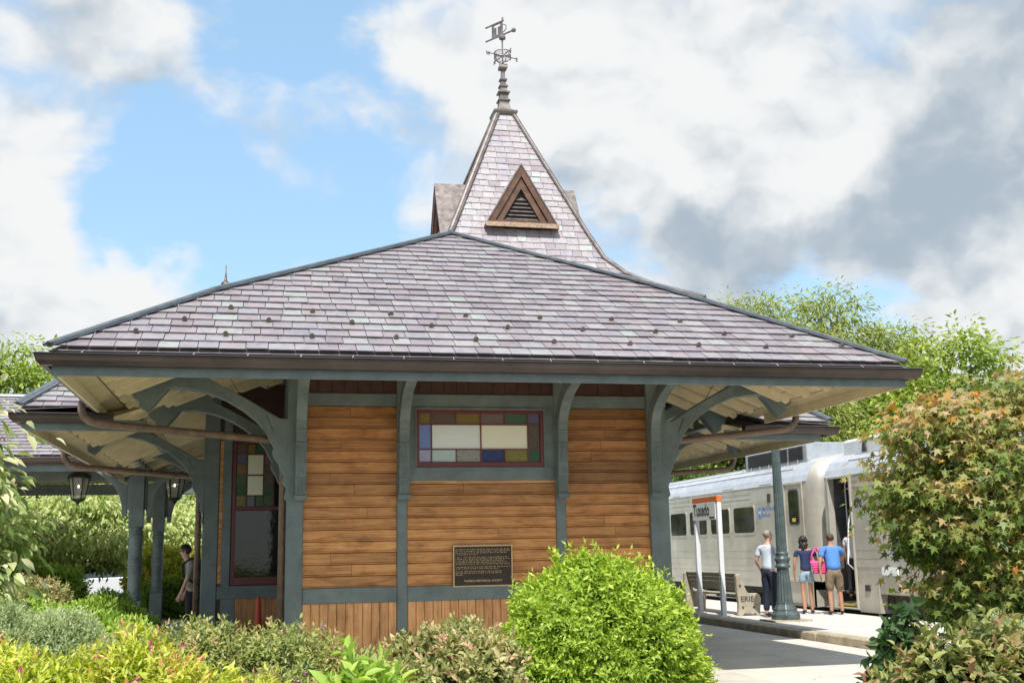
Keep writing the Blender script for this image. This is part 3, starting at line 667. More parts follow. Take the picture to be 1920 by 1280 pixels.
# underside boards and rafters, on the lines of the side roofs
def underside(xe, xi, y0, y1, ze, slope, sgn, hip, nb, rafters, name='soffit', vy=0):
    """sgn=+1: rises toward +x from xe.  hip: plan slope dy/dx of the hip line from the corner"""
    s0 = MB()
    wx = (xi-xe)*sgn
    s0.add([(xe, y0, ze+.035), (xi, y0+wx*hip, ze+.035+slope*wx), (xi, y1, ze+.035+slope*wx), (xe, y1-vy, ze+.035)], [(0, 1, 2, 3)])
    so_ = s0.build(name, 'coach_dark', ST)
    for k in range(nb):
        a = wx*k/nb+.004; b = wx*(k+1)/nb-.013; m_ = MB()
        ya, yb_ = y0+a*hip, y0+b*hip
        va, vb_ = y1-vy*(1-a/wx), y1-vy*(1-b/wx)
        pts = [(xe+sgn*a, ya), (xe+sgn*b, yb_), (xe+sgn*b, vb_), (xe+sgn*a, va)]
        zz_ = [ze+slope*a, ze+slope*b, ze+slope*b, ze+slope*a]
        m_.add([(p[0], p[1], z) for p, z in zip(pts, zz_)]+[(p[0], p[1], z+.02) for p, z in zip(pts, zz_)], [(0, 1, 2, 3), (4, 5, 6, 7), (0, 4, 5, 1), (1, 5, 6, 2), (2, 6, 7, 3), (3, 7, 4, 0)])
        m_.build('soffit_board', 'soffit_board_shaded', so_)
    for y in rafters:
        a0 = .26; a1 = wx
        amax = (y-y0)/hip if hip > 0 else wx
        a1 = min(a1, amax)
        if vy: a0 = max(a0, wx*(1-(y1-y)/vy))
        if a1-a0 < .3: continue
        zr = lambda a: ze+slope*a-.002
        pts = [(xe+sgn*a0, zr(a0)), (xe+sgn*a0, zr(a0)-.07), (xe+sgn*(a0+.05), zr(a0)-.10), (xe+sgn*(a0+.11), zr(a0+.1)-.10), (xe+sgn*(a0+.16), zr(a0+.18)-.15), (xe+sgn*a1, zr(a1)-.15), (xe+sgn*a1, zr(a1))]
        MB().prism(pts, 'y', y-.025, y+.025).build('rafter', 'soffit_paint', so_)
    return so_
s1 = .42
underside(-2.08, .35, 12.38, 19.6, 3.50, s1, 1, .95, 12, [12.95+k*.62 for k in range(12)], vy=3.2)
underside(7.77, 5.64, 12.38, 19.6, 3.50, s1, -1, 1.05, 11, [12.95+k*.62 for k in range(12)], vy=3.2)
# front underside: boards running along the eave
fs = MB(); fs.add([(-2.08, 12.38, 3.54), (7.77, 12.38, 3.54), (5.64, 14.9, 4.5), (.35, 14.9, 4.5)], [(0, 1, 2, 3)]); fso = fs.build('soffit', 'coach_dark', ST)
for k in range(11):
    a, b = k*.215, k*.215+.205; sl = .96/2.52
    m_ = MB(); m_.add([(-2.08+a*.964, 12.38+a, 3.5+a*sl), (7.77-a*.845, 12.38+a, 3.5+a*sl), (7.77-b*.845, 12.38+b, 3.5+b*sl), (-2.08+b*.964, 12.38+b, 3.5+b*sl)], [(0, 1, 2, 3)])
    m_.build('soffit_board', 'soffit_board_shaded', fso)
for k in range(20):
    x = -1.3+k*.44; yi = 12.6; yo = min(14.9, 12.38+(x+2.08)/.964-.05, 12.38+(7.77-x)/.845-.05)
    if yo-yi > .3:
        sl = .96/2.52
        MB().prism([(yi, 3.5+(yi-12.38)*sl), (yi, 3.44+(yi-12.38)*sl), (yi+.2, 3.36+(yi+.2-12.38)*sl), (yo, 3.36+(yo-12.38)*sl), (yo, 3.5+(yo-12.38)*sl)], 'x', x-.025, x+.025).build('rafter', 'soffit_paint', fso)
# blue purlin carried by the side brackets
MB().box(-1.25, 13.9, 3.83, -1.11, 19, 3.98).build('purlin', 'trim_paint', ST, bevel=.01); MB().box(7.1, 13.9, 3.83, 7.24, 19, 3.98).build('purlin', 'trim_paint', ST, bevel=.01)
MB().tube([un(482, 712, Y=14.6), un(486, 723, Y=14.55), un(500, 728, Y=14.5), un(513, 722, Y=14.55), un(516, 712, Y=14.6)], .005, 5).build('loose_wire', 'bench_wood', ST)

# ---- roof of the main block
c2L, c2R = Vector((-3.09, 15.42, 3.44)), Vector((9.13, 16.57, 3.44))
rgL, rgR = Vector((-.8, 24.0, 7.08)), Vector((7.3, 24.0, 7.08))
BK = 31.5
r2 = MB()
L3, R3 = Vector((-3.09, BK, 3.44)), Vector((9.13, BK, 3.44))
pvL = [Vector((-2.2, c2L.y+.1, 3.5)), Vector((-.62, 18.55, 4.74)), Vector((2.93, 22.7, 6.51))]
pvR = [Vector((7.86, c2R.y-.1, 3.5)), Vector((5.54, 20.1, 5.18)), Vector((2.93, 22.7, 6.51))]
r2.poly([q+dn for q in (c2L, pvL[0], pvL[1], rgL)]); r2.poly([q+dn for q in (pvL[1], pvL[2], rgL)]); r2.poly([q+dn for q in (rgL, pvL[2], rgR)])
r2.poly([q+dn for q in (pvR[0], c2R, rgR, pvR[1])]); r2.poly([q+dn for q in (pvR[1], rgR, pvR[2])]); r2.poly([q+dn for q in (c2L, rgL, L3)]); r2.poly([q+dn for q in (c2R, R3, rgR)]); r2.poly([q+dn for q in (L3, rgL, rgR, R3)])
roof2 = r2.build('main_roof', 'slate', ST)
u2 = (c2R-c2L).normalized()
mid = (rgL+rgR)/2; v2 = (mid-c2L); v2 = (v2-u2*v2.dot(u2)).normalized()
def uv2(p): q = p-c2L; return (q.dot(u2), q.dot(v2))
for ref2 in ([uv2(p) for p in (c2L, pvL[0], pvL[2], rgL)], [uv2(p) for p in (pvR[0], c2R, rgR, pvR[2])]):
    slates(roof2, c2L, u2, v2, ref2, .24, .27, n_obj=0)
for a, b in ((c2L, rgL), (c2R, rgR), (L3, rgL), (R3, rgR)):
    up = Vector((0, 0, .045)); MB().beam(a+up, b+up, .17, .035).tube([a+up, b+up], .036, 8).build('hip_cap', 'lead_cap', roof2)
MB().tube([rgL+Vector((0, 0, .04)), rgR+Vector((0, 0, .04))], .06, 8).build('ridge_cap', 'lead_cap', roof2)
fin = MB(); fin.lathe([(.05, -.1), (.05, .02), (.09, .05), (.105, .10), (.09, .16), (.035, .2), (.02, .3), (.008, .55)], rgL, 12); fin.build('ridge_finial', 'copper_brown', roof2, smooth=True)
g2z = 3.36
gutter([(-3.2, BK, g2z), (-3.2, 15.3, g2z), (-1.9, 15.42, g2z)]); gutter([(7.5, 16.3, g2z), (9.25, 16.46, g2z), (9.25, BK, g2z)])
def skew_box(xa, xb, ya, yb, th, z0, z1):
    return MB().add([(xa, ya, z0), (xb, yb, z0), (xb, yb+th, z0), (xa, ya+th, z0), (xa, ya, z1), (xb, yb, z1), (xb, yb+th, z1), (xa, ya+th, z1)], [(0, 3, 2, 1), (4, 5, 6, 7), (0, 1, 5, 4), (1, 2, 6, 5), (2, 3, 7, 6), (3, 0, 4, 7)])
skew_box(-3.04, -1.5, 15.47, 15.62, .05, 3.15, 3.30).build('fascia', 'trim_paint', ST, bevel=.005); skew_box(7.2, 8.97, 16.43, 16.63, .05, 3.15, 3.30).build('fascia', 'trim_paint', ST, bevel=.005)
for x, y, s in ((-3.04, 15.53, 1), (8.97, 16.69, -1)):
    MB().box(min(x, x+s*.05), y, 3.15, max(x, x+s*.05), BK, 3.30).build('fascia', 'trim_paint', ST)
    MB().box(min(x+s*.052, x+s*.08), y, 3.138, max(x+s*.052, x+s*.08), BK, 3.28).build('fascia_lining', 'soffit_paint', ST)
underside(-2.96, -.92, 15.56, BK, 3.26, s1, 1, 1.3, 10, [16.1+k*.62 for k in range(27)])
underside(8.89, 7.0, 16.75, BK, 3.26, s1, -1, 1.3, 9, [17.2+k*.62 for k in range(25)])
for q in ([(-2.96, 15.56, 3.29), (-2.1, 15.62, 3.29), (-.92, 18.3, 4.1)], [(7.8, 16.6, 3.29), (8.89, 16.75, 3.29), (7.0, 19.3, 4.05)]): MB().add(q, [(0, 1, 2)]).build('soffit', 'soffit_paint', ST)
for x in (-1.9, 7.8): MB().box(x-.07, 18.2, 3.56, x+.07, BK, 3.70).build('purlin', 'trim_paint', ST, bevel=.01)

# ---- downpipes
def downpipe(p_g, x_wall, z_wall, xv, y):
    s = 1 if x_wall > p_g[0] else -1
    p = Vector(p_g); w = Vector((x_wall, y, z_wall))
    pts = [p, p+Vector((0, 0, -.12)), p+Vector((s*.03, 0, -.2)), p+Vector((s*.10, 0, -.26)), p+Vector((s*.22, 0, -.295)), w, Vector((xv, y, z_wall-.12)), Vector((xv, y, z_wall-.35)), Vector((xv, y, -.05))]
    MB().tube(pts, .052, 10).build('downpipe', 'pipe_copper', ST, smooth=True)
downpipe((-2.27, 15.2, 3.5), .14, 3.0, .31, 15.2)
downpipe((-3.13, 19.4, 3.26), -1.08, 2.83, -1.0, 19.86)
downpipe((7.96, 15.5, 3.5), 5.85, 3.0, 5.72, 15.32)
downpipe((9.18, 20.6, 3.26), 7.25, 2.86, 7.1, 20.4)

# ---- tower
TC = Vector((5.28, 23.5, 0))
prof = [(11.2, .205), (8.13, 1.46), (7.5, 1.74), (7.08, 2.1), (6.75, 2.55), (6.35, 3.3)]
tw = MB(); rings = []
for z, w in prof: rings.append([TC+Vector((sx*w, sy*w, z-.03)) for sx, sy in ((-1, -1), (1, -1), (1, 1), (-1, 1))])
tw.add([v for r in rings for v in r], [(i*4+j, i*4+(j+1) % 4, (i+1)*4+(j+1) % 4, (i+1)*4+j) for i in range(len(prof)-1) for j in range(4)])
tower = tw.build('tower_roof', 'slate', ST)
for (za, wa), (zb, wb) in zip(prof[1:], prof):       # lower ring a, upper ring b
    for (ux, uy) in ((1, 0), (0, 1), (0, -1)):        # front, right, left faces
        u = Vector((ux, uy, 0)); nn = Vector((uy, -ux, 0))
        O = TC+nn*wa-u*wa+Vector((0, 0, za)); vv = (TC+nn*wb+Vector((0, 0, zb)))-(TC+nn*wa+Vector((0, 0, za))); ln = vv.length
        slates(tower, O, u, vv, [(0, 0), (2*wa, 0), (wa+wb, ln), (wa-wb, ln)], ln/max(1, round(ln/.166)), .245, t=.008, mat='slate_glare' if za > 7 else 'slate')
for sx, sy in ((-1, -1), (1, -1), (1, 1), (-1, 1)):
    cp = MB(); pts = [TC+Vector((sx*w, sy*w, z+.01)) for z, w in prof]
    cp.tube(pts, .05, 8); 
    for a, b in zip(pts, pts[1:]): cp.beam(a, b, .16, .03, up=Vector((sx, sy, .5)))
    cp.build('hip_cap', 'copper_grey', tower)
def square_lathe(mb, prof, c):
    return mb.lathe([(r*math.sqrt(2), z) for r, z in prof], c, 4, PI/4)
cap = square_lathe(MB(), [(.225, -.02), (.225, .05), (.25, .05), (.275, .10), (.275, .14), (.24, .15)], TC+Vector((0, 0, 11.17))); cap.build('tower_cap', 'copper_grey', tower)
fn = MB(); b0 = TC+Vector((0, 0, 11.31))
square_lathe(fn, [(.23, 0), (.17, .04), (.135, .11), (.115, .2), (.11, .28), (.14, .285), (.14, .31), (.10, .33), (.09, .43), (.085, .47), (.135, .48), (.135, .51), (.08, .54), (.07, .62), (.10, .64), (.10, .67), (.06, .70), (.055, .78), (.085, .80), (.085, .83), (.045, .85), (.042, 1.05), (.085, 1.07), (.10, 1.11), (.085, 1.17), (.03, 1.19)], b0)
FN = fn.build('finial', 'copper_grey', tower)
vane = thing('weathervane', 'grey metal weathervane with compass ring and letter plate on top of the tower', 'weathervane', b0+Vector((0, 0, 1.19)))
vb = b0+Vector((0, 0, 1.19)); 
MB().tube([vb, vb+Vector((0, 0, .95))], .018, 8).lathe([(.02, .62), (.075, .64), (.085, .68), (.05, .74), (.02, .76)], vb, 10).build('spindle', 'vane_metal', vane)
rg = MB()
for z in (.16, .30):
    rg.tube([vb+Vector((.19*math.cos(t), .19*math.sin(t), z)) for t in np.linspace(0, 2*PI, 25)], .012, 5, False)
for k in range(16):
    t = 2*PI*k/16; p = vb+Vector((.19*math.cos(t), .19*math.sin(t), .23)); rg.tube([p+Vector((0, 0, .045*math.sin(s))) + Vector((-math.sin(t), math.cos(t), 0))*.03*math.cos(s) for s in np.linspace(0, 2*PI, 9)], .006, 4, False)
for k in range(4):
    t = PI/2*k+.3; d = Vector((math.cos(t), math.sin(t), 0))
    rg.tube([vb+Vector((0, 0, .23)), vb+d*.36+Vector((0, 0, .23))], .011, 6); rg.tube([vb+Vector((0, 0, .02)), vb+d*.14+Vector((0, 0, .05)), vb+d*.19+Vector((0, 0, .16))], .009, 5)
rg.build('compass_ring', 'vane_metal', vane)
for k, ch in enumerate('ENWS'):
    t = PI/2*k+.3; d = Vector((math.cos(t), math.sin(t), 0)); text('compass_letter', ch, 'vane_metal', vane, vb+d*.38+Vector((0, 0, .17)), (PI/2, 0, t), .13, .8, .004, .006, 'CENTER')
vt = .95; vd = Vector((-math.cos(vt), math.sin(vt), 0))         # long axis of the vane plate
def vp(a, z): return vb+vd*a+Vector((0, 0, z))
vn = MB()
for (a0, a1, z0, z1) in ((-.02, .32, .74, .80), (-.02, .32, 1.05, 1.10), (-.02, .05, .80, 1.05), (.25, .32, .80, 1.05), (.05, .13, .80, .99), (.18, .25, .80, .99)):
    vn.beam(vp(a0, (z0+z1)/2), vp(a1, (z0+z1)/2), .014, z1-z0)
vn.beam(vp(-.34, .745), vp(.52, .745), .03, .03); vn.beam(vp(-.05, 1.09), vp(.52, 1.09), .03, .03); vn.beam(vp(.50, .68), vp(.50, .80), .05, .08); vn.beam(vp(.50, 1.03), vp(.50, 1.15), .05, .08)
vn.ball(vp(-.36, .745), .055); vn.tube([vp(-.02, 1.08), vp(-.02, 1.18)], .02, 6); vn.tube([vp(-.04, 1.0), vp(-.12, .95), vp(-.13, .86), vp(-.04, .80)], .012, 5)
vn.build('vane_plate', 'vane_metal', vane)
# louvred gablets on three faces of the tower
def gablet(rz):
    R = Matrix.Rotation(rz, 4, 'Z'); T = lambda x, y, z: TC+(R @ Vector((x, y, 0)))+Vector((0, 0, z))
    yf = -1.56; hwid, zb, za = .80, 8.14, 9.52
    roof = MB()
    for s in (-1, 1):
        a, b = T(s*hwid, yf-.06, zb), T(0, yf-.06, za); a2, b2 = T(s*hwid, -1.35, zb), T(0, -.85, za)
        nrm = Vector((0, 0, .04))
        roof.add([a, b, b2, a2, a+nrm, b+nrm, b2+nrm, a2+nrm], [(0, 1, 2, 3), (4, 5, 6, 7), (0, 1, 5, 4), (3, 2, 6, 7), (0, 3, 7, 4)])
    ro = roof.build('gablet_roof', 'copper_grey', ST)
    fr = MB()
    def tri(h0, h1, y0, y1):
        """triangular ring between two similar triangles"""
        o = [(-hwid*h0, zb), (hwid*h0, zb), (0, zb+(za-zb)*h0)]; dz = .10+(1-h1)*.15
        i = [(-hwid*h1, zb+dz), (hwid*h1, zb+dz), (0, zb+dz+(za-zb)*h1)]
        vs = [T(x, y0, z) for x, z in o]+[T(x, y0, z) for x, z in i]+[T(x, y1, z) for x, z in o]+[T(x, y1, z) for x, z in i]
        fr.add(vs, [(0, 1, 4, 3), (1, 2, 5, 4), (2, 0, 3, 5), (3, 4, 10, 9), (4, 5, 11, 10), (5, 3, 9, 11), (0, 6, 7, 1), (1, 7, 8, 2), (2, 8, 6, 0)])
    tri(1, .72, yf-.04, yf+.05); tri(.80, .50, yf, yf+.08)
    fr.build('gablet_frame', 'copper_brown', ro)
    MB().add([T(-hwid, yf-.07, zb+.10), T(hwid, yf-.07, zb+.10), T(hwid*.98, yf-.11, zb-.01), T(-hwid*.98, yf-.11, zb-.01)], [(0, 1, 2, 3)]).build('gablet_apron', 'copper_streak', ro)
    for k in range(6):
        z = zb+.19+k*.085; w = hwid*.50*(1-(z-zb-.16)/((za-zb)*.5))
        if w > .03:
            MB().add([T(-w, yf+.03, z), T(w, yf+.03, z), T(w, yf+.10, z+.08), T(-w, yf+.10, z+.08)], [(0, 1, 2, 3)]).build('louver', 'copper_grey', ro)
    MB().add([T(-hwid*.6, yf+.11, zb), T(hwid*.6, yf+.11, zb), T(0, yf+.11, za-.2)], [(0, 1, 2)]).build('gablet_back', 'coach_dark', ro)
for rz in (0, PI/2, -PI/2): gablet(rz)

# ------------------------------------------------------------------ the open carriage canopy at the left
CN = thing('carriage_canopy', 'slate roofed open canopy with turned posts reaching out to the left of the station', 'canopy', (-5, 28, 0))
cy0, cyr, cy1, cz, czr = 25.2, 29.6, 33.9, 3.60, 5.46
cr = MB(); xa, xb = -13, -2.6
cr.poly([(xa, cy0+.1, cz+.02), (xb, cy0+.1, cz+.02), (xb, cyr, czr-.03), (xa, cyr, czr-.03)]); cr.poly([(xa, cy1-.1, cz+.02), (xa, cyr, czr-.03), (xb, cyr, czr-.03), (xb, cy1-.1, cz+.02)])
cro = cr.build('canopy_roof', 'slate', CN)
vv = Vector((0, cyr-cy0-.1, czr-cz-.05)); ln = vv.length
slates(cro, (-8.2, cy0+.1, cz+.05), (1, 0, 0), vv, [(0, 0), (5.6, 0), (5.6, ln), (0, ln)], ln/19, .27, n_obj=300)
MB().tube([(xa, cyr, czr+.03), (xb, cyr, czr+.03)], .07, 8).build('ridge_cap', 'lead_cap', cro)
for x in (-5.5, -4.9, -4.2):
    MB().tube([(x-.06, cy0+.9, cz+.45), (x, cy0+.88, cz+.53), (x+.06, cy0+.9, cz+.45)], .016, 5).build('snow_guard', 'copper_brown', cro)
gm = MB(); gm.prism([(cy0, cz), (cy0+.02, cz-.08), (cy0+.07, cz-.13), (cy0+.14, cz-.13), (cy0+.14, cz)], 'x', xa, -2.9).build('gutter', 'gutter_metal', CN)
MB().box(xa, cy0+.16, cz-.28, -2.9, cy0+.2, cz-.10).build('fascia', 'trim_paint', CN)
MB().box(xa, cy1-.2, cz-.26, -2.9, cy1-.16, cz-.08).build('fascia', 'soffit_paint', CN)
for y, z0 in ((26.6, 3.12), (32.4, 3.12)):
    MB().box(xa, y-.09, z0+.06, -1.0, y+.09, z0+.34).build('beam', 'trim_paint', CN, bevel=.01)
for k in range(24):
    x = -12.6+k*.42
    MB().prism([(cy0+.25, cz-.16), (cy0+.25, cz-.04), (cyr, czr-.14), (cyr, czr-.28)], 'x', x-.03, x+.03).build('rafter', 'soffit_paint', CN)
    MB().prism([(cy1-.25, cz-.16), (cy1-.25, cz-.04), (cyr, czr-.14), (cyr, czr-.28)], 'x', x-.03, x+.03).build('rafter', 'soffit_paint', CN)
MB().add([(xa, cy0+.2, cz-.03), (xb, cy0+.2, cz-.03), (xb, cyr, czr-.10), (xa, cyr, czr-.10), (xa, cy1-.2, cz-.03), (xb, cy1-.2, cz-.03)], [(0, 1, 2, 3), (3, 2, 5, 4)]).build('soffit', 'soffit_paint', CN)
def turned_post(x, y, top):
    p = MB(); s = .145
    p.box(x-s, y-s, -.05, x+s, y+s, .62)
    p.lathe([(.135, .62), (.15, .64), (.15, .67), (.128, .69), (.128, .72), (.15, .735), (.15, .76), (.128, .775), (.124, .82), (.13, 1.1), (.14, 1.34), (.15, 1.36), (.15, 1.38), (.135, 1.40), (.15, 1.42), (.15, 1.44), (.136, 1.46), (.130, 1.9), (.15, 1.93), (.15, 1.95), (.132, 1.97), (.15, 1.99), (.15, 2.01), (.13, 2.03), (.13, 2.10)], (x, y, 0), 20)
    p.box(x-s, y-s, 2.10, x+s, y+s, top)
    p.box(x-s-.05, y-.07, 2.45, x+s+.05, y+.07, 3.1)
    o = p.build('canopy_post', 'trim_paint', CN, bevel=.012)
    arm = [(0, 2.32), (.09, 2.32), (.11, 2.55), (.16, 2.74), (.26, 2.92), (.42, 3.08), (.62, 3.22), (.78, 3.30), (.78, 3.40), (.58, 3.38), (.36, 3.24), (.2, 3.06), (.08, 2.98), (0, 2.96)]
    for sg in (-1, 1):
        MB().prism([(x+sg*(s+.05+a), z) for a, z in arm], 'y', y-.06, y+.06).build('knee_brace', 'trim_paint', o, bevel=.008)
turned_post(-2.45, 24.3, 3.52); turned_post(-2.42, 29.3, 3.52); turned_post(-9.2, 26.6, 3.2); turned_post(-9.2, 32.4, 3.2)
MB().box(-2.56, 23.2, 3.36, -2.34, 31, 3.50).build('beam', 'trim_paint', CN)

def lantern(x, y, zt, label, s=1.0):
    t = thing('hanging_lantern', label, 'lantern', (x, y, zt), 'hanging station lanterns')
    h = .66*s; r0, r1 = .21*s, .135*s
    f = MB()
    f.lathe([(r0*1.15, -.16*s), (r0*1.2, -.13*s), (r0*.75, -.05*s), (.05*s, .02*s), (.03*s, .06*s)], (x, y, zt), 6)
    f.lathe([(.02*s, -h-.07*s), (.035*s, -h-.05*s), (.05*s, -h-.03*s), (r1*1.1, -h+.03*s), (r1*1.1, -h+.05*s)], (x, y, zt), 6)
    for k in range(6):
        a = PI/3*k; d = Vector((math.cos(a), math.sin(a), 0)); c = Vector((x, y, zt)); f.tube([c+d*r0*1.08+Vector((0, 0, -.14*s)), c+d*r1*1.05+Vector((0, 0, -h+.04*s))], .011*s, 5)
    f.tube([(x, y, zt+.05), (x, y, zt+.35)], .012, 6); f.build('lantern_frame', 'lantern_iron', t)
    g = MB()
    for k in range(6):
        a, b = PI/3*k+.10, PI/3*(k+1)-.10
        q = lambda an, r, z: (x+r*math.cos(an), y+r*math.sin(an), zt+z)
        MB().poly([q(a, r0*.99, -.15*s), q(b, r0*.99, -.15*s), q(b, r1*.95, -h+.05*s), q(a, r1*.95, -h+.05*s)]).build('pane', 'lantern_clear', t)
    MB().ball((x, y, zt-.34*s), (.02*s, .02*s, .035*s)).build('bulb', 'bulb_glow', t)
m, nt, N, L, b = new_mat('lantern_clear'); tr = N.new('ShaderNodeBsdfTransparent'); mx = N.new('ShaderNodeMixShader'); mx.inputs[0].default_value = .45
b.inputs['Base Color'].default_value = (.5, .52, .46, 1); b.inputs['Roughness'].default_value = .15
L.new(tr.outputs[0], mx.inputs[1]); L.new(b.outputs[0], mx.inputs[2]); L.new(mx.outputs[0], N['Material Output'].inputs[0])
lantern(-3.92, 26.4, 3.40, 'black iron lantern with lit bulb hanging left of the turned posts', 1.0)
lantern(-1.77, 25.0, 3.32, 'large frosted lantern hanging under the long brown rain pipe between posts and wall', .98)
lantern(-1.33, 30.0, 3.18, 'pale lantern half hidden behind the blue corner post of the station', .95)

# ------------------------------------------------------------------ plaque and cone
PL = thing('wall_plaque', 'dark bronze memorial plaque with raised gold border and lettering on the cedar boards', 'plaque', (2.96, YW-.03, 1.3))
px0, px1, pz0, pz1, py = 2.55, 3.365, 1.02, 1.565, YW-.05
MB().box(px0, py, pz0, px1, py+.03, pz1).build('plate', 'bronze_plaque', PL)
bd = MB()
bd.box(px0, py-.01, pz0, px1, py+.02, pz0+.016); bd.box(px0, py-.01, pz1-.016, px1, py+.02, pz1); bd.box(px0, py-.01, pz0+.016, px0+.016, py+.02, pz1-.016); bd.box(px1-.016, py-.01, pz0+.016, px1, py+.02, pz1-.016)
bd.build('border', 'bronze_bright', PL)
ln_ = MB()
for row, frac in [(0, .98), (1, 1), (2, .95), (3, .42), (4.6, .95), (5.6, .99), (6.6, .88), (7.6, .94), (8.6, .99), (10.2, 1), (11.2, .78), (12.8, .84), (13.8, .84), (14.8, .12)]:
    x = px0+.035; xe = px0+.035+frac*(px1-px0-.07); z = pz1-.055-row*.0225
    while x < xe:
        w = random.uniform(.012, .055); 
        n = max(1, int(w/.0075))
        for k in range(n):
            if x+k*.0075 < xe: ln_.box(x+k*.0075, py-.004, z-random.uniform(.004, .006), x+k*.0075+.0042, py, z+random.uniform(.004, .006))
        x += w+.009
tag(ln_.build('worn_lettering', 'bronze_bright', PL), kind='stuff')
text('title_lettering', 'TUXEDO HISTORICAL SOCIETY', 'bronze_bright', PL, (2.96, py-.001, 1.085), (PI/2, 0, 0), .036, 1.02, .0006, .002, 'CENTER')
CO = thing('traffic_cone', 'small orange red traffic cone standing by the cedar wainscot under the maroon window', 'cone', (.03, 18.6, -.05))
MB().lathe([(.10, 0), (.085, .04), (.03, .80), (.02, .84)], (.03, 18.6, 0), 16).build('cone_body', 'cone_orange', CO, smooth=True); MB().box(-.13, 18.44, -.05, .19, 18.76, 0).build('cone_base', 'cone_orange', CO, bevel=.01)

# ------------------------------------------------------------------ station sign
SG = thing('station_sign', 'white station name sign on two square posts with orange top strip reading Tuxedo', 'sign', (9.76, 23.7, 0))
sx = 9.78; ya, yb = 22.9, 24.2
for y in (ya, yb): 
    o = MB().box(sx-.05, y-.05, 0, sx+.05, y+.05, 2.50).build('sign_post', 'white_paint', SG, bevel=.006); MB().box(sx-.1, y-.1, 0, sx+.1, y+.1, .02).build('base_plate', 'sign_grey', o)
MB().box(sx-.062, ya+.052, 2.06, sx+.045, yb+.06, 2.44).build('sign_panel', 'sign_grey', SG, bevel=.004)
MB().box(sx-.06, ya-.06, 2.443, sx+.06, yb+.06, 2.565).build('top_strip', 'orange_paint', SG, bevel=.004)
for sd in (-1, 1):
    rot = (PI/2, 0, -PI/2 if sd < 0 else PI/2)
    y0 = yb+.0 if sd < 0 else ya+.1; tx_ = sx-.065 if sd < 0 else sx+.048
    text('sign_lettering', 'Tuxedo', 'black_print', SG, (tx_, y0, 2.165), rot, .37, .80, .004, .002)
    text('sign_small_print', 'Metro-North', 'black_print', SG, (tx_, y0+sd*.98, 2.095), rot, .05, .8, .001, .002)
    yy = y0+sd*.93
    ar = MB(); x_ = tx_
    ar.prism([(yy, 2.08), (yy-.06, 2.115), (yy, 2.15), (yy-.015, 2.115)], 'x', x_-.002, x_+.002); ar.build('sign_arrow', 'black_print', SG)

# ------------------------------------------------------------------ bench
BN = thing('platform_bench', 'weathered platform bench with concrete end panels lettered ERIE and grey wooden slats', 'bench', (10.5, 24, 0))
bx, by0, by1 = 10.10, 22.86, 25.9
prof_b = [(0, 0), (.10, 0), (.14, .05), (.38, .05), (.42, 0), (.50, 0), (.50, .1), (.53, .36), (.50, .44), (.44, .47), (.27, .47), (.22, .5), (.17, .62), (.12, .82), (.08, .88), (.03, .89), (-.01, .85), (-.01, .5), (.02, .25)]
for y in (by0, by1):
    e = MB().prism([(bx+x*1.02, z) for x, z in prof_b], 'y', y, y+.11).build('end_panel', 'bench_concrete', BN, bevel=.012)
    if y == by0:
        text('end_lettering', 'ERIE', 'coach_dark', e, (bx+.06, y-.004, .30), (PI/2, 0, 0), .16, 1.05, .001, .003)
        for (x, z) in ((.11, .18), (.36, .18), (.065, .64)): MB().tube([(bx+x, y+.02, z), (bx+x, y-.012, z)], .024, 8).build('bolt', 'rail_steel', e)
for k in range(4):
    z = .52+k*.095; x = bx+.16-.035*k
    MB().add([(x, by0+.11, z), (x, by1, z), (x-.03, by1, z+.082), (x-.03, by0+.11, z+.082), (x+.03, by0+.11, z+.01), (x+.03, by1, z+.01), (x, by1, z+.09), (x, by0+.11, z+.09)], [(0, 1, 2, 3), (4, 5, 6, 7), (0, 1, 5, 4), (2, 3, 7, 6), (0, 3, 7, 4), (1, 2, 6, 5)]).build('back_slat', 'bench_wood', BN)
for k in range(4): MB().box(bx+.2+k*.085, by0+.11, .40, bx+.275+k*.085, by1, .435).build('seat_slat', 'bench_wood', BN, bevel=.005)

# ------------------------------------------------------------------ lamp post
lx, ly = 10.28, 21.0
LP = thing('lamp_post', 'tall dark green fluted cast iron lamp post on an octagonal base at the platform edge', 'lamp post', (lx, ly, 0))
MB().box(lx-.42, ly-.32, .003, lx+.42, ly+.32, .03).build('footing', 'kerb_stone', LP)
MB().lathe([(.285, .03), (.285, .13), (.25, .17), (.235, .20), (.235, .23), (.215, .26), (.19, .30), (.17, .33), (.175, .36)], (lx, ly, 0), 8, PI/8).build('lamp_base', 'lamp_iron', LP, bevel=.008)
MB().lathe([(.165, .36), (.155, .40), (.118, 1.02)], (lx, ly, 0), 32, 0, .10).build('lower_shaft', 'lamp_iron', LP)
MB().lathe([(.12, 1.02), (.15, 1.05), (.15, 1.08), (.125, 1.10), (.135, 1.15), (.155, 1.19), (.155, 1.22), (.12, 1.25), (.12, 1.28), (.13, 1.30), (.13, 1.33), (.108, 1.35)], (lx, ly, 0), 20).build('collar', 'lamp_iron', LP, smooth=True)
MB().lathe([(.106, 1.35), (.085, 3.2), (.075, 4.1)], (lx, ly, 0), 32, 0, .10).build('shaft', 'lamp_iron', LP)
MB().lathe([(.08, 4.1), (.12, 4.14), (.07, 4.2), (.1, 4.3)], (lx, ly, 0), 16).build('capital', 'lamp_iron', LP)
MB().lathe([(.10, 4.3), (.2, 4.5), (.21, 4.7), (.12, 4.9), (.02, 4.98)], (lx, ly, 0), 16).build('lamp_globe', 'white_paint', LP, smooth=True)

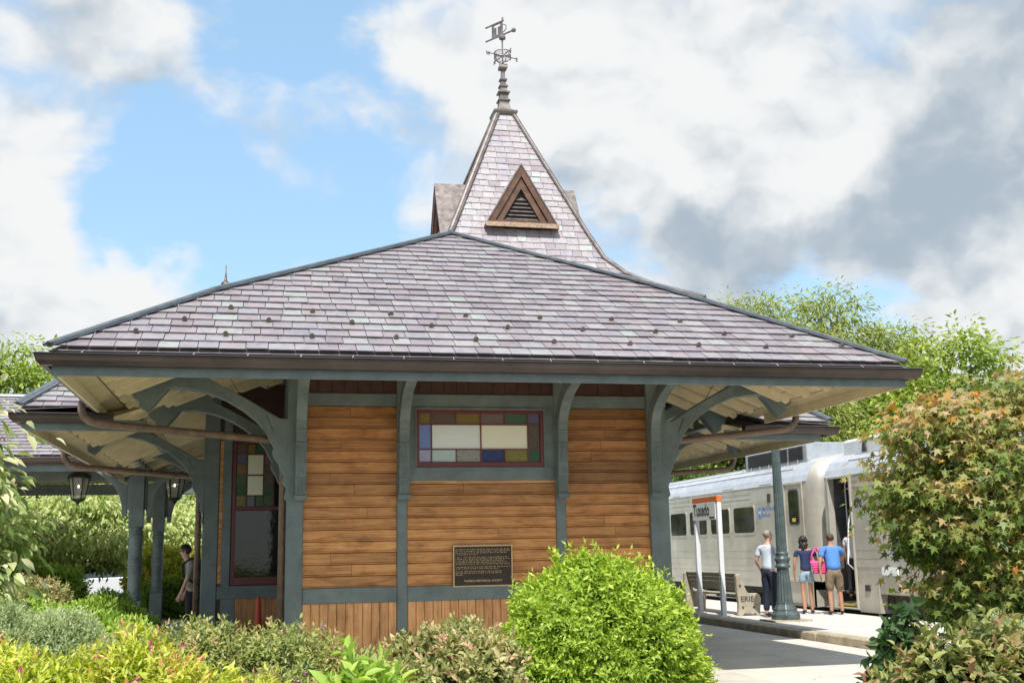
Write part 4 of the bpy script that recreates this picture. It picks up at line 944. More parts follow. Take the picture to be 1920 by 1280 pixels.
# ------------------------------------------------------------------ the train
TX = 12.8; W2 = 3.1
def rrect(y0, y1, z0, z1, r, n=4):
    pts = []
    for cy, cz, a0 in ((y1-r, z1-r, 0), (y0+r, z1-r, PI/2), (y0+r, z0+r, PI), (y1-r, z0+r, 1.5*PI)):
        for k in range(n+1): a = a0+PI/2*k/n; pts.append((cy+r*math.cos(a), cz+r*math.sin(a)))
    return pts
SECT = [(.06, .42), (.03, .74), (0, 1.0), (0, 2.6), (.02, 2.98), (.07, 3.14), (.18, 3.32), (.36, 3.46), (.62, 3.56), (1.0, 3.63), (1.55, 3.66)]
SECT = SECT+[(W2-x, z) for x, z in SECT[-2::-1]]
def coach(name, label, y0, y1, doors, wins, near_end):
    t = thing(name, label, 'train coach', (TX+1.5, (y0+y1)/2, -.2), 'coaches of the standing train')
    body = MB()
    low = [(x, z) for x, z in SECT if z <= 3.0]
    # body side toward the platform: built as panels round the door openings
    ds = sorted(doors, key=lambda d: d[0]); y = y0; segs = []
    for d in ds: segs.append((y, d[0])); y = d[1]
    segs.append((y, y1))
    for a, b in segs:
        if b-a < .01: continue
        body.add([(TX+x, yy, z) for yy in (a, b) for x, z in SECT[:5]]+[(TX+x+.12, yy, z) for yy in (a, b) for x, z in SECT[:5]], [(i, i+1, 5+i+1, 5+i) for i in range(4)]+[(10+i, 10+i+1, 15+i+1, 15+i) for i in range(4)]+[(i, i+1, 11+i, 10+i) for i in range(4)]+[(5+i, 6+i, 16+i, 15+i) for i in range(4)])
    for d in ds: body.box(TX+.02, d[0], 2.945, TX+.14, d[1], 2.98)
    body.add([(TX+W2-x, yy, z) for yy in (y0, y1) for x, z in SECT[:5]], [(i, i+1, 5+i+1, 5+i) for i in range(4)])
    for yy in (y0, y1): body.poly([(TX+x, yy, z) for x, z in SECT if z <= 2.99]+[])
    body.poly([(TX+.06, y0, .44), (TX+W2-.06, y0, .44), (TX+W2-.06, y1, .44), (TX+.06, y1, .44)])
    bo = body.build('body', 'coach_paint', t)
    roof = MB(); rs = [(x, z) for x, z in SECT if z >= 2.98]; k = len(rs)
    roof.add([(TX+x, yy, z) for yy in (y0, y1) for x, z in rs], [(i, i+1, k+i+1, k+i) for i in range(k-1)]+[list(range(k)), list(range(k, 2*k))])
    ro = roof.build('roof', 'coach_roof', t)
    for (x, z) in rs[2:-2]:
        MB().box(TX+x-.012, y0+.9, z-.004, TX+x+.012, y1-.9, z+.018).build('roof_rib', 'coach_roof', ro)
    MB().tube([(TX+.015, y0+.02, 2.985), (TX+.015, y1-.02, 2.985)], .012, 6).build('drip_rail', 'coach_paint', ro)
    for z in (.80, .98, 1.16, 1.34, 2.70, 2.86): MB().box(TX-.004, segs[0][0]+.4 if not near_end else y0+3.2, z, TX+.004, y1-.1 if near_end else segs[0][1]-.1, z+.012).build('body_seam', 'coach_paint', bo)
    for w in wins:
        f = MB().prism(rrect(w-.70, w+.70, 1.76, 2.54, .13), 'x', TX-.012, TX+.02).build('window_frame', 'coach_paint', t)
        MB().prism(rrect(w-.645, w+.645, 1.82, 2.49, .10), 'x', TX-.016, TX-.0125).build('pane', 'coach_window', f)
    return t, bo, ro
glassy('coach_window', (.035, .033, .036), .05, 0, 2, .5)
nearY = 24.65
LC, LCb, LCr = coach('train_coach', 'beige passenger coach with dark rounded windows and a shut door behind the name sign', nearY, 50.5, [], [28.27+k*1.62 for k in range(13)], True)
RCY = 23.78
RC, RCb, RCr = coach('train_coach', 'beige passenger coach with its end door open, half hidden behind the maple', -2.2, RCY, [(22.62, 23.56)], [19.4-k*1.62 for k in range(11)], False)
# end vestibules with low skirts, doors, steps
MB().box(TX+.035, nearY, .02, TX+.09, 26.45, .62).build('vestibule_skirt', 'coach_paint', LC)
MB().prism([(TX+.03, .02), (TX+.03, .60), (TX+1.2, .60), (TX+1.2, .1)], 'y', nearY, nearY+.04).build('vestibule_skirt', 'coach_paint', LC)
dr = MB().prism(rrect(24.88, 25.78, .10, 2.93, .06), 'x', TX-.006, TX+.01).build('coach_door', 'coach_paint', LC)
d2 = MB()
for a, b, c, d in ((24.84, 24.88, .06, 2.97), (25.78, 25.83, .06, 2.97), (24.88, 25.78, 2.93, 2.97)): d2.box(TX-.03, a, c, TX+.006, b, d)
d2.build('door_frame', 'coach_paint', dr, bevel=.008)
MB().prism(rrect(25.05, 25.60, 1.95, 2.82, .10), 'x', TX-.014, TX-.007).build('door_window_frame', 'rubber', dr); MB().prism(rrect(25.09, 25.56, 1.99, 2.78, .08), 'x', TX-.018, TX-.0145).build('pane', 'coach_window', dr)
MB().box(TX-.02, 25.24, 2.03, TX-.0185, 25.42, 2.12).build('door_sticker', 'yellow_paint', dr)
MB().tube([(TX-.03, 25.90, 1.1), (TX-.06, 25.90, 1.15), (TX-.06, 25.90, 1.75), (TX-.03, 25.90, 1.8)], .016, 6).build('grab_rail', 'white_paint', LC)
MB().box(TX-.06, 25.0, .60, TX, 25.75, .68).build('door_step', 'coach_paint', LC, bevel=.01)
MB().box(TX-.03, 26.6, 2.56, TX, 26.75, 2.78).build('marker_light', 'coach_dark', LC, bevel=.01)
# right coach: open doorway with the dark vestibule behind it, steps and rails
ib = MB()
ib.poly([(TX+1.1, 22.4, .2), (TX+1.1, 23.7, .2), (TX+1.1, 23.7, 2.95), (TX+1.1, 22.4, 2.95)]); ib.poly([(TX+.13, 23.6, .2), (TX+1.1, 23.6, .2), (TX+1.1, 23.6, 2.95), (TX+.13, 23.6, 2.95)])
ib.poly([(TX+.13, 22.6, .2), (TX+1.1, 22.6, .2), (TX+1.1, 22.6, 2.95), (TX+.13, 22.6, 2.95)]); ib.poly([(TX+.13, 22.6, 2.94), (TX+1.1, 22.6, 2.94), (TX+1.1, 23.6, 2.94), (TX+.13, 23.6, 2.94)])
vo = ib.build('vestibule', 'coach_inside', RC)
for k in range(4):
    MB().box(TX+.04+k*.24, 22.64, .10+k*.26, TX+.30+k*.24, 23.54, .16+k*.26).build('step', 'coach_dark', vo); MB().box(TX+.02+k*.24, 22.64, .13+k*.26, TX+.04+k*.24, 23.54, .18+k*.26).build('step_edge', 'yellow_paint', vo)
MB().tube([(TX+.05, 22.72, .9), (TX-.12, 22.70, 1.05), (TX-.02, 22.74, 1.9), (TX+.2, 22.8, 2.7)], .016, 6).build('grab_rail', 'white_paint', RC)
MB().tube([(TX+.3, 23.35, .7), (TX+.3, 23.35, 2.9)], .016, 6).build('grab_rail', 'sign_grey', vo)
of = MB()
for a, b, c, d in ((22.57, 22.625, .06, 2.99), (23.555, 23.61, .06, 2.99), (22.625, 23.555, 2.94, 2.99)): of.box(TX-.03, a, c, TX+.02, b, d)
of.build('door_frame', 'coach_paint', RC, bevel=.008)
MB().box(TX+.02, 21.75, .02, TX+.09, 22.57, .62).build('vestibule_skirt', 'coach_paint', RC); MB().box(TX+.02, 23.61, .02, TX+.09, RCY, .62).build('vestibule_skirt', 'coach_paint', RC)
MB().box(TX+.09, 21.75, .02, TX+1.2, 21.79, .62).build('vestibule_skirt', 'coach_paint', RC)
MB().box(TX-.008, 22.08, .47, TX+.02, 22.26, .60).build('access_hatch', 'coach_dark', RC)
MB().box(TX-.03, 20.9, .82, TX, 21.5, .98).build('bracket_box', 'sign_grey', RC)
for t, yc in ((LC, 27.4), (RC, 20.6)):
    for dy in (-1.1, 1.1): MB().tube([(TX+.35, yc+dy, .24), (TX+.5, yc+dy, .24)], .44, 20).build('wheel', 'coach_dark', t)
    fr = MB(); fr.box(TX+.22, yc-1.5, .25, TX+.34, yc+1.5, .42); fr.box(TX+.2, yc-1.3, .1, TX+.3, yc-.9, .34); fr.box(TX+.2, yc+.9, .1, TX+.3, yc+1.3, .34); fr.box(TX+.18, yc-.35, .0, TX+.34, yc+.35, .30); fr.build('bogie_frame', 'coach_dark', t)
for k, (y0, y1, z0) in enumerate([(29.4, 31.2, .05), (31.8, 33.0, .1), (33.4, 35.6, .02)]):
    MB().box(TX+.3, y0, z0, TX+1.2, y1, .5).build('under_box', 'coach_dark', LC, bevel=.02)
for k in range(5): MB().box(TX+.05, 27.2+k*1.0, .50, TX+.14, 27.5+k*1.0, .72).build('lifting_pad', 'coach_paint', LC)
MB().tube([(TX+.4, 24.7, .3), (TX+.3, 24.3, .05), (TX+.4, 23.8, .25)], .03, 6).build('brake_hose', 'rubber', LC)
# rubber gangway between the coaches
gw = MB().box(TX+1.0, RCY, .7, TX+W2-1.0, nearY, 3.1).build('gangway', 'rubber', LC)
MB().prism([(TX+.45, 1.3), (TX+.50, 1.9), (TX+.62, 2.25), (TX+.95, 2.45), (TX+.95, .75), (TX+.45, .75)], 'y', nearY-.40, nearY-.365).build('end_panel', 'rubber', LC)
for x in (.40, .52): MB().tube([(TX+x, nearY-.45, .8), (TX+x, nearY-.45, 2.0)], .03, 6).build('gate_bar', 'white_paint', LC)
# white end fairing that rolls over into the roof
ef = MB(); kk = len(SECT); rows_ = []
for th in np.linspace(0, PI/2, 7):
    q = .42*(1-math.cos(th)); y_ = nearY-.36*math.sin(th)
    for x, z in SECT:
        f_ = max(0, min(1, (z-2.6)/1.06)); cx = max(-1, min(1, (W2/2-x)/(W2/2-.6)))
        rows_.append((TX+x+q*cx*(1-.3*f_), y_, max(.62, z-q*f_*.9+.004)))
ef.add(rows_, [(r_*kk+i, r_*kk+i+1, (r_+1)*kk+i+1, (r_+1)*kk+i) for r_ in range(6) for i in range(kk-1)]+[[6*kk+i for i in range(kk)]])
ef.build('end_fairing', 'coach_paint', LC, smooth=True)
def ac(t, y0, y1, z1, m, fan_side=True):
    b_ = MB().prism([(TX+.42, 3.40), (TX+.42, z1-.05), (TX+.52, z1), (TX+2.6, z1), (TX+2.7, z1-.05), (TX+2.7, 3.40)], 'y', y0, y1).build('roof_unit', m, t, bevel=.02)
    if fan_side:
        for a, c in ((y0+.2, y0+.95), (y0+1.05, y0+1.5), (y0+1.6, y1-.2)):
            g = MB()
            for k in range(6): g.box(TX+.40, a, 3.58+k*.055, TX+.425, c, 3.58+k*.055+.025)
            g.build('grille', 'coach_dark', b_); MB().box(TX+.412, a, 3.56, TX+.419, c, 3.90).build('grille_back', 'coach_dark', b_)
ac(LC, 25.3, 28.9, 3.98, 'ac_paint'); ac(RC, 21.2, 23.5, 3.84, 'ac_white', False); ac(RC, 17.0, 20.6, 4.06, 'ac_paint')
for y in (22.6, 21.7): MB().prism([(y, 3.5), (y-.16, 3.5), (y-.10, 3.8), (y-.06, 3.86)], 'x', TX+.36, TX+.40).build('antenna', 'coach_dark', RC)
for k, y in enumerate((26.6, 29.0, 33.0)): MB().add([(TX+.05, y, 3.06), (TX+.05, y+.7, 3.06), (TX+.20, y+.62, 3.36), (TX+.20, y+.08, 3.36), (TX+.02, y, 3.03), (TX+.02, y+.7, 3.03)], [(0, 1, 2, 3), (0, 1, 5, 4)]).build('roof_hatch', 'coach_paint', LC)
for k in range(8): MB().tube([(TX+.40, 25.2+k*.55, 3.47), (TX+.40, 25.2+k*.55, 3.56), (TX+.46, 25.2+k*.55, 3.56)], .018, 5).build('eyelet', 'coach_paint', LC)
MB().box(TX-.03, 34.3, 1.55, TX, 34.8, 2.05).build('side_box', 'coach_paint', LC, bevel=.05)
rotT = (PI/2, 0, -PI/2)
text('line_name', 'Metro-North\nRailroad', 'blue_print', LCb, (TX-.003, 27.12, 2.36), rotT, .155, .88, .002, .001)
lg = MB().tube([(TX-.003, 27.27, 2.30), (TX, 27.27, 2.30)], .155, 20).build('line_logo', 'blue_print', LCb)
text('logo_letter', 'M', 'white_paint', LCb, (TX-.005, 27.35, 2.22), rotT, .2, .9, .004, .001)
text('coach_number', '6', 'black_print', LCb, (TX-.003, 26.05, 2.28), rotT, .24, .85, .006, .001)
text('coach_number', '670', 'black_print', RCb, (TX-.003, 22.46, 2.26), rotT, .24, .85, .006, .001)
text('line_name', 'Metro-North\nRailroad', 'blue_print', RCb, (TX-.003, 21.35, 2.36), rotT, .155, .88, .002, .001)

# ------------------------------------------------------------------ people
def skin(name, joints, edges, mat, parent, sub=2):
    """one continuous surface grown over a joint graph: joints = {key: ((x, y, z), radius or (rx, ry))}"""
    keys = list(joints); me = bpy.data.meshes.new(name)
    me.from_pydata([joints[k][0] for k in keys], [(keys.index(a), keys.index(b)) for a, b in edges], [])
    me.materials.append(M[mat]); o = bpy.data.objects.new(name, me); col.objects.link(o); o.parent = parent
    md = o.modifiers.new('skin', 'SKIN'); md.use_smooth_shade = True
    sv = me.skin_vertices[0].data
    for i, k in enumerate(keys):
        r = joints[k][1]; sv[i].radius = r if isinstance(r, tuple) else (r, r); sv[i].use_root = (i == 0)
    s = o.modifiers.new('sub', 'SUBSURF'); s.levels = sub; s.render_levels = sub
    return o
def lerp(a, b, t): return tuple(a[i]+(b[i]-a[i])*t for i in range(3))
def person(label, loc, rz, h, P, skin_m, shirt_m, sleeve, leg_m, leg_len, hair, build=1.0, cap=None, group='people on the platform'):
    """local frame: the person faces +y. P overrides joint positions (metres at 1.75 m height)"""
    t = thing('person', label, 'person', loc, group, rz); t.scale = (h/1.75,)*3; WL[t] = Vector((0, 0, 0))
    J = dict(pelvis=(0, 0, .95), waist=(0, .0, 1.08), chest=(0, .0, 1.28), top=(0, -.01, 1.42), neck=(0, .0, 1.50), head0=(0, .03, 1.56), head1=(0, .03, 1.65), head2=(0, .015, 1.725),
             shL=(-.19, -.01, 1.40), elL=(-.25, -.02, 1.13), wrL=(-.25, .05, .90), shR=(.19, -.01, 1.40), elR=(.25, -.02, 1.13), wrR=(.25, .05, .90),
             hipL=(-.09, 0, .90), knL=(-.10, .02, .50), anL=(-.10, -.03, .09), toeL=(-.12, .14, .035), hipR=(.09, 0, .90), knR=(.10, .02, .50), anR=(.10, -.03, .09), toeR=(.12, .14, .035))
    J.update({k: v for k, v in P.items() if k[0] != '_'}); b = build
    R = dict(pelvis=(.105*b, .085*b), waist=(.105*b, .085*b), chest=(.125*b, .09*b), top=(.095*b, .075), neck=.052, head0=(.062, .07), head1=(.074, .092), head2=(.055, .066),
             shL=.056*b, elL=.041, wrL=.029, shR=.056*b, elR=.041, wrR=.029, hipL=.070*b, knL=.054, anL=.040, toeL=.034, hipR=.070*b, knR=.054, anR=.040, toeR=.034)
    G = {k: (J[k], R[k]) for k in J}
    E = [('pelvis', 'waist'), ('waist', 'chest'), ('chest', 'top'), ('top', 'neck'), ('neck', 'head0'), ('head0', 'head1'), ('head1', 'head2')]
    for s in 'LR':
        E += [('top', 'sh'+s), ('sh'+s, 'el'+s), ('el'+s, 'wr'+s), ('pelvis', 'hip'+s), ('hip'+s, 'kn'+s), ('kn'+s, 'an'+s), ('an'+s, 'toe'+s)]
        G['calf'+s] = (lerp(J['kn'+s], J['an'+s], .3), .054); E.remove(('kn'+s, 'an'+s)); E += [('kn'+s, 'calf'+s), ('calf'+s, 'an'+s)]
        el, wr = Vector(J['el'+s]), Vector(J['wr'+s]); d = (wr-el).normalized(); side = d.cross(Vector((1, 0, 0))).normalized()
        palm = wr+d*.075; G['palm'+s] = (tuple(palm), (.022, .036)); E.append(('wr'+s, 'palm'+s))
        for k, (off, L_) in enumerate(((-.030, .062), (-.010, .078), (.010, .082), (.030, .070))):
            a = palm+side*off+d*.02; m_ = a+d*L_*.55; inw = Vector((1 if s == 'L' else -1, 0, 0))*.022
            G[f'f{k}{s}'] = (tuple(m_), .0095); G[f'g{k}{s}'] = (tuple(m_+d*L_*.45+inw), .008); E += [('palm'+s, f'f{k}{s}'), (f'f{k}{s}', f'g{k}{s}')]
        th = wr+d*.04+side*.045; G['th'+s] = (tuple(th), .012); G['tt'+s] = (tuple(th+d*.045+side*.012), .009); E += [('wr'+s, 'th'+s), ('th'+s, 'tt'+s)]
    hd = Vector(J['head1']); fwd = Vector(P.get('_face', (0, 1, 0))).normalized()
    G['nose'] = (tuple(hd+fwd*.105-Vector((0, 0, .012))), .011); E.append(('head1', 'nose'))
    skin('body', G, E, skin_m, t)
    # ears, eyes, mouth
    sd = fwd.cross(Vector((0, 0, 1))).normalized()
    for s in (-1, 1):
        MB().ball(tuple(hd+sd*s*.078-fwd*.01-Vector((0, 0, .01))), (.016, .016, .030), 8, 6).build('ear', skin_m, t, smooth=True)
        MB().ball(tuple(hd+sd*s*.032+fwd*.082+Vector((0, 0, .015))), .010, 8, 6).build('eye', 'cloth_black', t, smooth=True)
    MB().ball(tuple(hd+fwd*.082-Vector((0, 0, .055))), (.022, .01, .006), 8, 6).build('mouth', 'maroon_paint', t, smooth=True)
    # shirt
    sh = {k: (J[k], tuple(x*1.33 for x in R[k])) for k in ('pelvis', 'waist', 'chest', 'top')}
    sh['pelvis'] = (lerp(J['pelvis'], J['waist'], -.15), (.185*b, .15*b)); sh['neckb'] = (lerp(J['top'], J['neck'], .35), .07)
    se = [('pelvis', 'waist'), ('waist', 'chest'), ('chest', 'top'), ('top', 'neckb')]
    for s in 'LR':
        sh['sh'+s] = (J['sh'+s], R['sh'+s]*1.22); sh['sl'+s] = (lerp(J['sh'+s], J['el'+s], sleeve), .066*b); se += [('top', 'sh'+s), ('sh'+s, 'sl'+s)]
    skin('shirt', sh, se, shirt_m, t)
    tr_ = {'pelvis': (J['pelvis'], (.175*b, .14*b)), 'w': (lerp(J['pelvis'], J['waist'], .6), (.155*b, .125*b))}; te = [('pelvis', 'w')]
    for s in 'LR':
        tr_['hip'+s] = (J['hip'+s], .115*b); te.append(('pelvis', 'hip'+s))
        if leg_len <= 1: tr_['kn'+s] = (lerp(J['hip'+s], J['kn'+s], leg_len), .098*b if leg_len < .8 else .085*b); te.append(('hip'+s, 'kn'+s))
        else:
            tr_['kn'+s] = (J['kn'+s], .078); tr_['an'+s] = (lerp(J['kn'+s], J['an'+s], .93), .068); te += [('hip'+s, 'kn'+s), ('kn'+s, 'an'+s)]
    skin('trousers' if leg_len > 1 else 'shorts', tr_, te, leg_m, t)
    for s in 'LR':
        skin('shoe', {'a': (lerp(J['anL' if s == 'L' else 'anR'], J['toe'+s], -.12), .046), 'b': (lerp(J['an'+s], J['toe'+s], .5), .045), 'c': (J['toe'+s], .040)}, [('a', 'b'), ('b', 'c')], 'shoe_dark', t)
    # hair: a cap of hair over the skull, behind the face
    hm, style = hair
    hb = MB(); hb.ball(tuple(hd-fwd*.022+Vector((0, 0, .035))), (.088, .096, .085), 14, 10)
    if style == 'long':
        rr = random.Random(3)
        for k in range(46):
            a = rr.uniform(-2.1, 2.1); p = hd-fwd*.05*1+Vector((0, 0, .02))
            o_ = (-fwd*math.cos(a)+sd*math.sin(a))*.075; z = rr.uniform(-.24, .05)
            hb.ball(tuple(hd-fwd*.02+o_+Vector((0, 0, z))), rr.uniform(.026, .045), 7, 5)
    if cap:
        cb = MB(); cc_ = hd+Vector((0, 0, .055)); cb.lathe([(.098, 0), (.100, .02), (.092, .055), (.06, .082), (.01, .09)], cc_, 16)
        cb.add([cc_+fwd*.09+sd*.07, cc_+fwd*.09-sd*.07, cc_+fwd*.19-sd*.045-Vector((0, 0, .012)), cc_+fwd*.19+sd*.045-Vector((0, 0, .012))]+[cc_+fwd*.09+sd*.07+Vector((0, 0, .012)), cc_+fwd*.09-sd*.07+Vector((0, 0, .012)), cc_+fwd*.19-sd*.045, cc_+fwd*.19+sd*.045], [(0, 1, 2, 3), (4, 5, 6, 7), (0, 1, 5, 4), (1, 2, 6, 5), (2, 3, 7, 6), (3, 0, 4, 7)])
        cb.build('cap', cap, t, smooth=True)
    hb.build('hair', hm, t, smooth=True)
    return t
# conductor, turned to the train, half behind the lamp post
c = person('man in a white short sleeved shirt and navy trousers standing behind the lamp post', (10.48, 22.05, 0), -1.05, 1.78,
           dict(elL=(-.27, -.05, 1.13), wrL=(-.24, .10, .93), _face=(.35, 1, 0)), 'skin_light', 'cloth_white_blue', .72, 'cloth_navy', 2, ('hair_grey', 'short'), 1.02)
MB().box(-.19, -.03, .86, -.14, .06, .99).build('radio', 'cloth_black', c, bevel=.01)
# woman with the pink bag, seen from behind looking to the right
w_ = person('woman with long dark hair in a navy tee and denim shorts with a pink bag', (11.68, 22.75, 0), -.35, 1.66,
            dict(elR=(.27, .02, 1.16), wrR=(.24, .17, 1.02), knL=(-.09, .03, .5), anL=(-.075, -.05, .09), toeL=(-.10, .12, .035), knR=(.085, .05, .5), anR=(.10, .06, .09), toeR=(.13, .23, .035), _face=(.9, .5, 0)),
            'skin_tan', 'cloth_navy_tee', .5, 'cloth_denim', .52, ('hair_black', 'long'), .88)
bgx = thing('shoulder_bag', 'bright pink woven shoulder bag hanging on the woman in the navy tee', 'bag', (11.78, 22.62, 0), None, -.35); bgx.scale = (1.66/1.75,)*3
bb = MB(); bb.add([(.0, -.26, .90), (.42, -.26, .88), (.46, -.10, .90), (.02, -.10, .92), (-.10, -.28, 1.20), (.36, -.28, 1.14), (.40, -.12, 1.16), (-.08, -.12, 1.22)], [(0, 3, 2, 1), (4, 5, 6, 7), (0, 1, 5, 4), (1, 2, 6, 5), (2, 3, 7, 6), (3, 0, 4, 7)])
bo_ = bb.build('bag_body', 'bag_pink', bgx, bevel=.035)
for k in range(5):
    z = .95+k*.05; MB().tube([(-.01-.018*k, -.272, z), (.42-.01*k, -.272, z-.015)], .011, 5).build('woven_band', 'bag_pink', bo_)
MB().tube([(-.05, -.19, 1.19), (-.02, -.17, 1.35), (.06, -.13, 1.46), (.10, -.02, 1.475), (.14, .07, 1.42)], .022, 6).tube([(.30, -.20, 1.15), (.20, -.17, 1.32), (.12, -.13, 1.44), (.12, -.02, 1.47), (.15, .07, 1.40)], .020, 6).build('bag_strap', 'bag_pink', bgx, smooth=True)
# man boarding
person('man in a blue tee and khaki shorts seen from behind at the open train door', (12.02, 22.15, 0), -.25, 1.72,
       dict(chest=(0, .06, 1.27), top=(0, .09, 1.40), neck=(.0, .12, 1.475), head0=(0, .15, 1.53), head1=(0, .16, 1.62), head2=(0, .14, 1.695), shL=(-.20, .08, 1.385), shR=(.20, .08, 1.385), elL=(-.29, .02, 1.10), wrL=(-.27, .06, .86), elR=(.28, .24, 1.18), wrR=(.24, .44, 1.16),
            knL=(-.10, .04, .5), anL=(-.10, .0, .09), toeL=(-.11, .17, .035), knR=(.12, .07, .5), anR=(.14, .05, .09), toeR=(.17, .21, .035)),
       'skin_tan', 'cloth_blue', .62, 'cloth_khaki', 1.0, ('hair_brown', 'short'), 1.12)
# somebody ahead of him on the steps
person('person in a white top and black trousers climbing the train steps, mostly hidden', (12.95, 22.98, .25), -1.4, 1.66,
       dict(knR=(.1, .25, .62), anR=(.1, .18, .30), toeR=(.1, .34, .25)), 'skin_tan', 'cloth_white', .6, 'cloth_black', 2, ('hair_black', 'short'), .95)
# man with cap and backpack beyond the corner post, in profile to the left
bp_ = person('man in a black cap and grey shirt with a black backpack behind the corner post', (-1.16, 21.6, -.05), PI/2-.1, 1.74,
             dict(chest=(0, .03, 1.28), top=(0, .05, 1.41), neck=(0, .09, 1.48), head0=(0, .13, 1.54), head1=(0, .14, 1.63), head2=(0, .12, 1.70), elR=(.24, .03, 1.12), wrR=(.2, .14, .90), elL=(-.25, .06, 1.12), wrL=(-.22, .16, .90)),
             'skin_light', 'cloth_grey', .8, 'cloth_black', 2, ('hair_brown', 'short'), 1.0, 'cloth_black')
bk = thing('backpack', 'black backpack worn by the man in the black cap', 'backpack', (-1.16, 21.6, -.05), None, PI/2-.1)
MB().add([(-.15, -.30, .98), (.15, -.30, .98), (.17, -.10, .98), (-.17, -.10, .98), (-.13, -.28, 1.45), (.13, -.28, 1.45), (.15, -.08, 1.48), (-.15, -.08, 1.48), (-.15, -.34, 1.15), (.15, -.34, 1.15)],
         [(0, 3, 2, 1), (4, 5, 6, 7), (0, 1, 9, 8), (8, 9, 5, 4), (1, 2, 6, 5, 9), (2, 3, 7, 6), (3, 0, 8, 4, 7)]).build('pack', 'cloth_black', bk, bevel=.04)
MB().box(-.11, -.37, 1.02, .11, -.29, 1.22).build('pocket', 'cloth_black', bk, bevel=.02)
for s in (-1, 1): MB().tube([(s*.12, -.08, 1.46), (s*.13, .02, 1.50), (s*.13, .16, 1.40), (s*.14, .15, 1.2), (s*.15, -.06, 1.05)], .02, 6).build('shoulder_strap', 'cloth_black', bk)

# ------------------------------------------------------------------ parked cars beyond the hedge
def car(loc, rz, label):
    t = thing('parked_car', label, 'car', loc, 'cars parked beyond the shrubs', rz); WL[t] = Vector((0, 0, 0))
    side = [(-2.2, .35), (-2.25, .65), (-2.1, .88), (-1.2, .98), (-.55, 1.42), (.7, 1.46), (1.55, 1.02), (2.15, .92), (2.25, .6), (2.2, .35)]
    low = [(-2.2, .35), (-2.25, .65), (-2.12, .90), (-1.25, .97), (1.5, 1.02), (2.15, .92), (2.25, .6), (2.2, .35)]
    MB().prism(low, 'y', -.88, .88).build('body', 'car_white', t, bevel=.06)
    cab = MB(); a = [(-1.3, .97), (-.6, 1.42), (.75, 1.45), (1.6, 1.0)]
    cab.add([(x, s*(.84 if z < 1.2 else .62), z) for s in (-1, 1) for x, z in a], [(0, 1, 2, 3), (4, 5, 6, 7), (0, 1, 5, 4), (1, 2, 6, 5), (2, 3, 7, 6)]); cab.build('windows', 'car_glass', t)
    MB().add([(x, s*.60, z) for s in (-1, 1) for x, z in ((-.6, 1.43), (.1, 1.50), (.78, 1.455))], [(0, 1, 4, 3), (1, 2, 5, 4)]).build('roof', 'car_white', t)
    for x in (-1.35, 1.4):
        for s in (-1, 1): MB().tube([(x, s*.70, .32), (x, s*.9, .32)], .32, 16).build('wheel', 'rubber', t)
    for s in (-1, 1): MB().box(-2.27, s*.62-.15, .62, -2.18, s*.62+.15, .74).build('headlight', 'sign_grey', t); MB().box(2.17, s*.62-.15, .68, 2.27, s*.62+.15, .8).build('tail_light', 'cone_orange', t)
cp_ = un(200, 1098, Y=38); cp_ = un(200, 1075, Y=45.5); car((cp_.x, 45.5, -.22), .35, 'white car parked beyond the shrubs, seen left of the turned posts')
cp_ = un(325, 1085, Y=40); cp_ = un(335, 1075, Y=47.5); car((cp_.x+.3, 47.5, -.22), .3, 'white car glimpsed beyond the shrubs between the second post and the corner')

# ------------------------------------------------------------------ planting
TPL = {
 'diamond': (np.array([(0, 0, 0), (.45, .5, .06), (1, 0, -.08), (.45, -.5, .06)]), [(0, 1, 2), (0, 2, 3)]),
 'ovate': (np.array([(0, 0, 0), (.28, .42, .08), (.62, .38, .04), (1, 0, -.20), (.62, -.38, .04), (.28, -.42, .08), (.45, 0, -.03)]), [(0, 1, 6), (1, 2, 6), (2, 3, 6), (3, 4, 6), (4, 5, 6), (5, 0, 6)]),
 'star': (np.array([(0, 0, 0), (.10, .20, 0), (-.05, .55, -.06), (.28, .26, .02), (.55, .62, -.08), (.50, .18, .02), (1, 0, -.16), (.50, -.18, .02), (.55, -.62, -.08), (.28, -.26, .02), (-.05, -.55, -.06), (.10, -.20, 0), (.3, 0, .03)]), [(i, i+1, 12) for i in range(11)]+[(11, 0, 12)]),
}
def nrmz(a): return a/np.maximum(1e-9, np.linalg.norm(a, axis=1, keepdims=True))
def leaf_mesh(name, P, D, Nn, L_, W_, tint, tpl):
    T, F = TPL[tpl]; n = len(P); D = nrmz(D); S = nrmz(np.cross(D, Nn)); U = np.cross(S, D)
    L_ = np.broadcast_to(L_, (n,)); W_ = np.broadcast_to(W_, (n,))
    V = P[:, None, :]+D[:, None, :]*(T[None, :, 0, None]*L_[:, None, None])+S[:, None, :]*(T[None, :, 1, None]*W_[:, None, None])+U[:, None, :]*(T[None, :, 2, None]*L_[:, None, None])
    k = len(T); F = np.array(F); nf = len(F)
    idx = (np.arange(n)[:, None, None]*k+F[None]).reshape(-1)
    me = bpy.data.meshes.new(name); me.vertices.add(n*k); me.vertices.foreach_set('co', V.reshape(-1).astype(np.float32))
    me.loops.add(n*nf*3); me.loops.foreach_set('vertex_index', idx.astype(np.int32))
    me.polygons.add(n*nf); me.polygons.foreach_set('loop_start', (np.arange(n*nf)*3).astype(np.int32)); me.polygons.foreach_set('loop_total', np.full(n*nf, 3, np.int32))
    me.polygons.foreach_set('use_smooth', np.ones(n*nf, bool)); me.update(); me.validate()
    a = me.attributes.new('tint', 'FLOAT', 'POINT'); a.data.foreach_set('value', np.repeat(np.clip(tint, 0, 1), k).astype(np.float32))
    return me
def rand_dir(n): return nrmz(rng.normal(size=(n, 3)))
